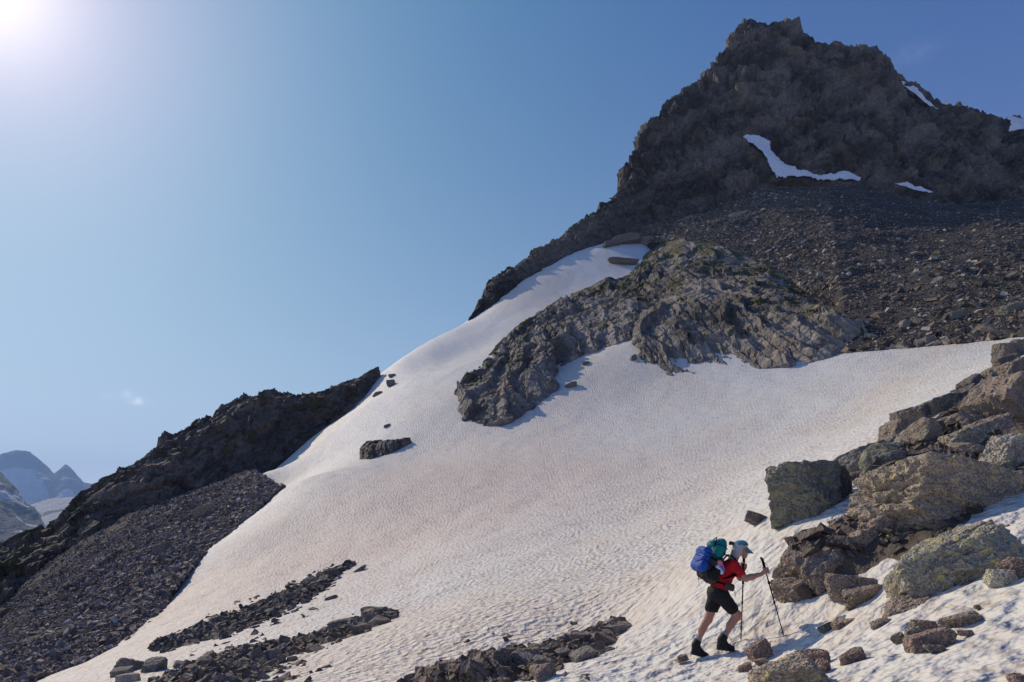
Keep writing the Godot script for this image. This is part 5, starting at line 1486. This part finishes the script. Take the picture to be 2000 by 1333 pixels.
	put("haul_loop", tube(smooth_path([Vector3(0.30, 1.33, -0.03), Vector3(0.345, 1.375, -0.03), Vector3(0.345, 1.375, 0.03), Vector3(0.30, 1.33, 0.03)]), [0.007], 0.5), M.black, pack)
	put("loose_strap_end", tube(smooth_path([Vector3(-0.085, 1.06, 0.12), Vector3(-0.10, 0.99, 0.12), Vector3(-0.092, 0.93, 0.115)]), [0.005], 0.4), M.cord, pack)
	put("buckle", field_mesh([[Vector3(0.128, 1.40, 0.158), Vector3(0.118, 1.36, 0.160), 0.012, 0.012]], 0.006, 0.006), M.cloth, pack)
	put("zip_pull", tube([Vector3(0.150, 1.33, 0.172), Vector3(0.158, 1.28, 0.182), Vector3(0.150, 1.24, 0.184)], [0.005, 0.004, 0.008]), M.yellow, pack)
	put("bottle", field_mesh([[Vector3(0.215, 1.095, 0.175), Vector3(0.165, 1.165, 0.175), 0.030, 0.032]], 0.008, 0.01), M.bottle, pack)
	put("stuff_pouch", field_mesh([[Vector3(0.235, 1.15, 0.17), Vector3(0.200, 1.225, 0.165), 0.032, 0.040]], 0.008, 0.02, [], 0.006), M.pink, pack)
	put("stuff_pouch", field_mesh([[Vector3(0.245, 1.115, 0.17), Vector3(0.215, 1.175, 0.180), 0.028, 0.030]], 0.008, 0.02, [], 0.006), M.violet, pack)
	put("side_pocket", field_mesh([[Vector3(0.10, 1.03, 0.165), Vector3(0.18, 1.12, 0.165), 0.045, 0.045], [Vector3(0.06, 1.05, 0.155), Vector3(0.12, 1.14, 0.155), 0.045, 0.045]], 0.010, 0.03, [], 0.004), M.black, pack)
	for z in [-1.0, 1.0]:
		put("shoulder_strap", tube(smooth_path([Vector3(0.26, 1.24, z * 0.085), Vector3(0.35, 1.325, z * 0.085), Vector3(0.43, 1.285, z * 0.095), Vector3(0.485, 1.19, z * 0.11), Vector3(0.455, 1.09, z * 0.155), Vector3(0.36, 1.05, z * 0.178), Vector3(0.23, 1.0, z * 0.15)]), [0.022], 0.45), M.black, pack)
		put("hip_belt", tube(smooth_path([Vector3(0.10, 0.985, z * 0.10), Vector3(0.19, 0.955, z * 0.185), Vector3(0.29, 0.92, z * 0.192), Vector3(0.375, 0.895, z * 0.11), Vector3(0.395, 0.890, z * 0.01)]), [0.036, 0.036, 0.034, 0.030, 0.02], 0.45), M.black, pack)
		put("belt_pouch", field_mesh([[Vector3(0.275, 0.935, z * 0.205), Vector3(0.345, 0.912, z * 0.180), 0.034, 0.034], [Vector3(0.268, 0.905, z * 0.205), Vector3(0.338, 0.880, z * 0.180), 0.034, 0.034]], 0.008, 0.02), M.dark_grey, pack)
	put("belt_end", tube(smooth_path([Vector3(0.39, 0.89, 0.02), Vector3(0.405, 0.85, 0.05), Vector3(0.415, 0.80, 0.05), Vector3(0.41, 0.765, 0.05)]), [0.010], 0.3), M.black, pack)

	# poles
	for q in [[top_n, tip_n, "trekking pole planted ahead in the hiker's near hand"], [top_f, tip_f, "upright trekking pole in the hiker's far hand, close to the face"]]:
		var base: Vector3 = q[1] - Vector3(0, 0.03, 0)
		var pole := thing("trekking_pole", HIKER + base, q[2], "pole")
		var t: Vector3 = q[0] - base
		var dir := t.normalized()
		var side := Vector3(-0.35, 0.0, 0.0)
		put("grip", tube(smooth_path([t * 0.80, t * 0.85, t * 0.90, t * 0.95, t * 0.985]), [0.012, 0.016, 0.014, 0.0165, 0.018]), M.cork, pole)
		put("pommel", field_mesh([[t * 0.985, t * 1.0 + Vector3(-0.012, 0.0, 0), 0.019, 0.017]], 0.005, 0.006), M.black, pole)
		put("wrist_strap", tube(smooth_path([t * 0.97, t * 0.93 + Vector3(0.03, -0.01, 0.02), t * 0.86 + Vector3(0.035, 0, 0.02), t * 0.84]), [0.008], 0.3), M.black, pole)
		put("upper_shaft", tube([t * 0.44, t * 0.80], [0.0088]), M.navy, pole)
		put("lower_shaft", tube([t * 0.03, t * 0.44], [0.0068]), M.navy, pole)
		put("lock", tube([t * 0.665, t * 0.675, t * 0.70, t * 0.71], [0.011, 0.016, 0.016, 0.011]), M.steel if q[0] == top_f else M.black, pole)
		put("lock", tube([t * 0.425, t * 0.43, t * 0.455, t * 0.46], [0.010, 0.013, 0.013, 0.010]), M.black, pole)
		put("basket", tube([t * 0.062, t * 0.066, t * 0.07], [0.010, 0.022, 0.010]), M.black, pole)
		put("tip", tube([Vector3.ZERO, t * 0.03], [0.003, 0.006]), M.steel, pole)
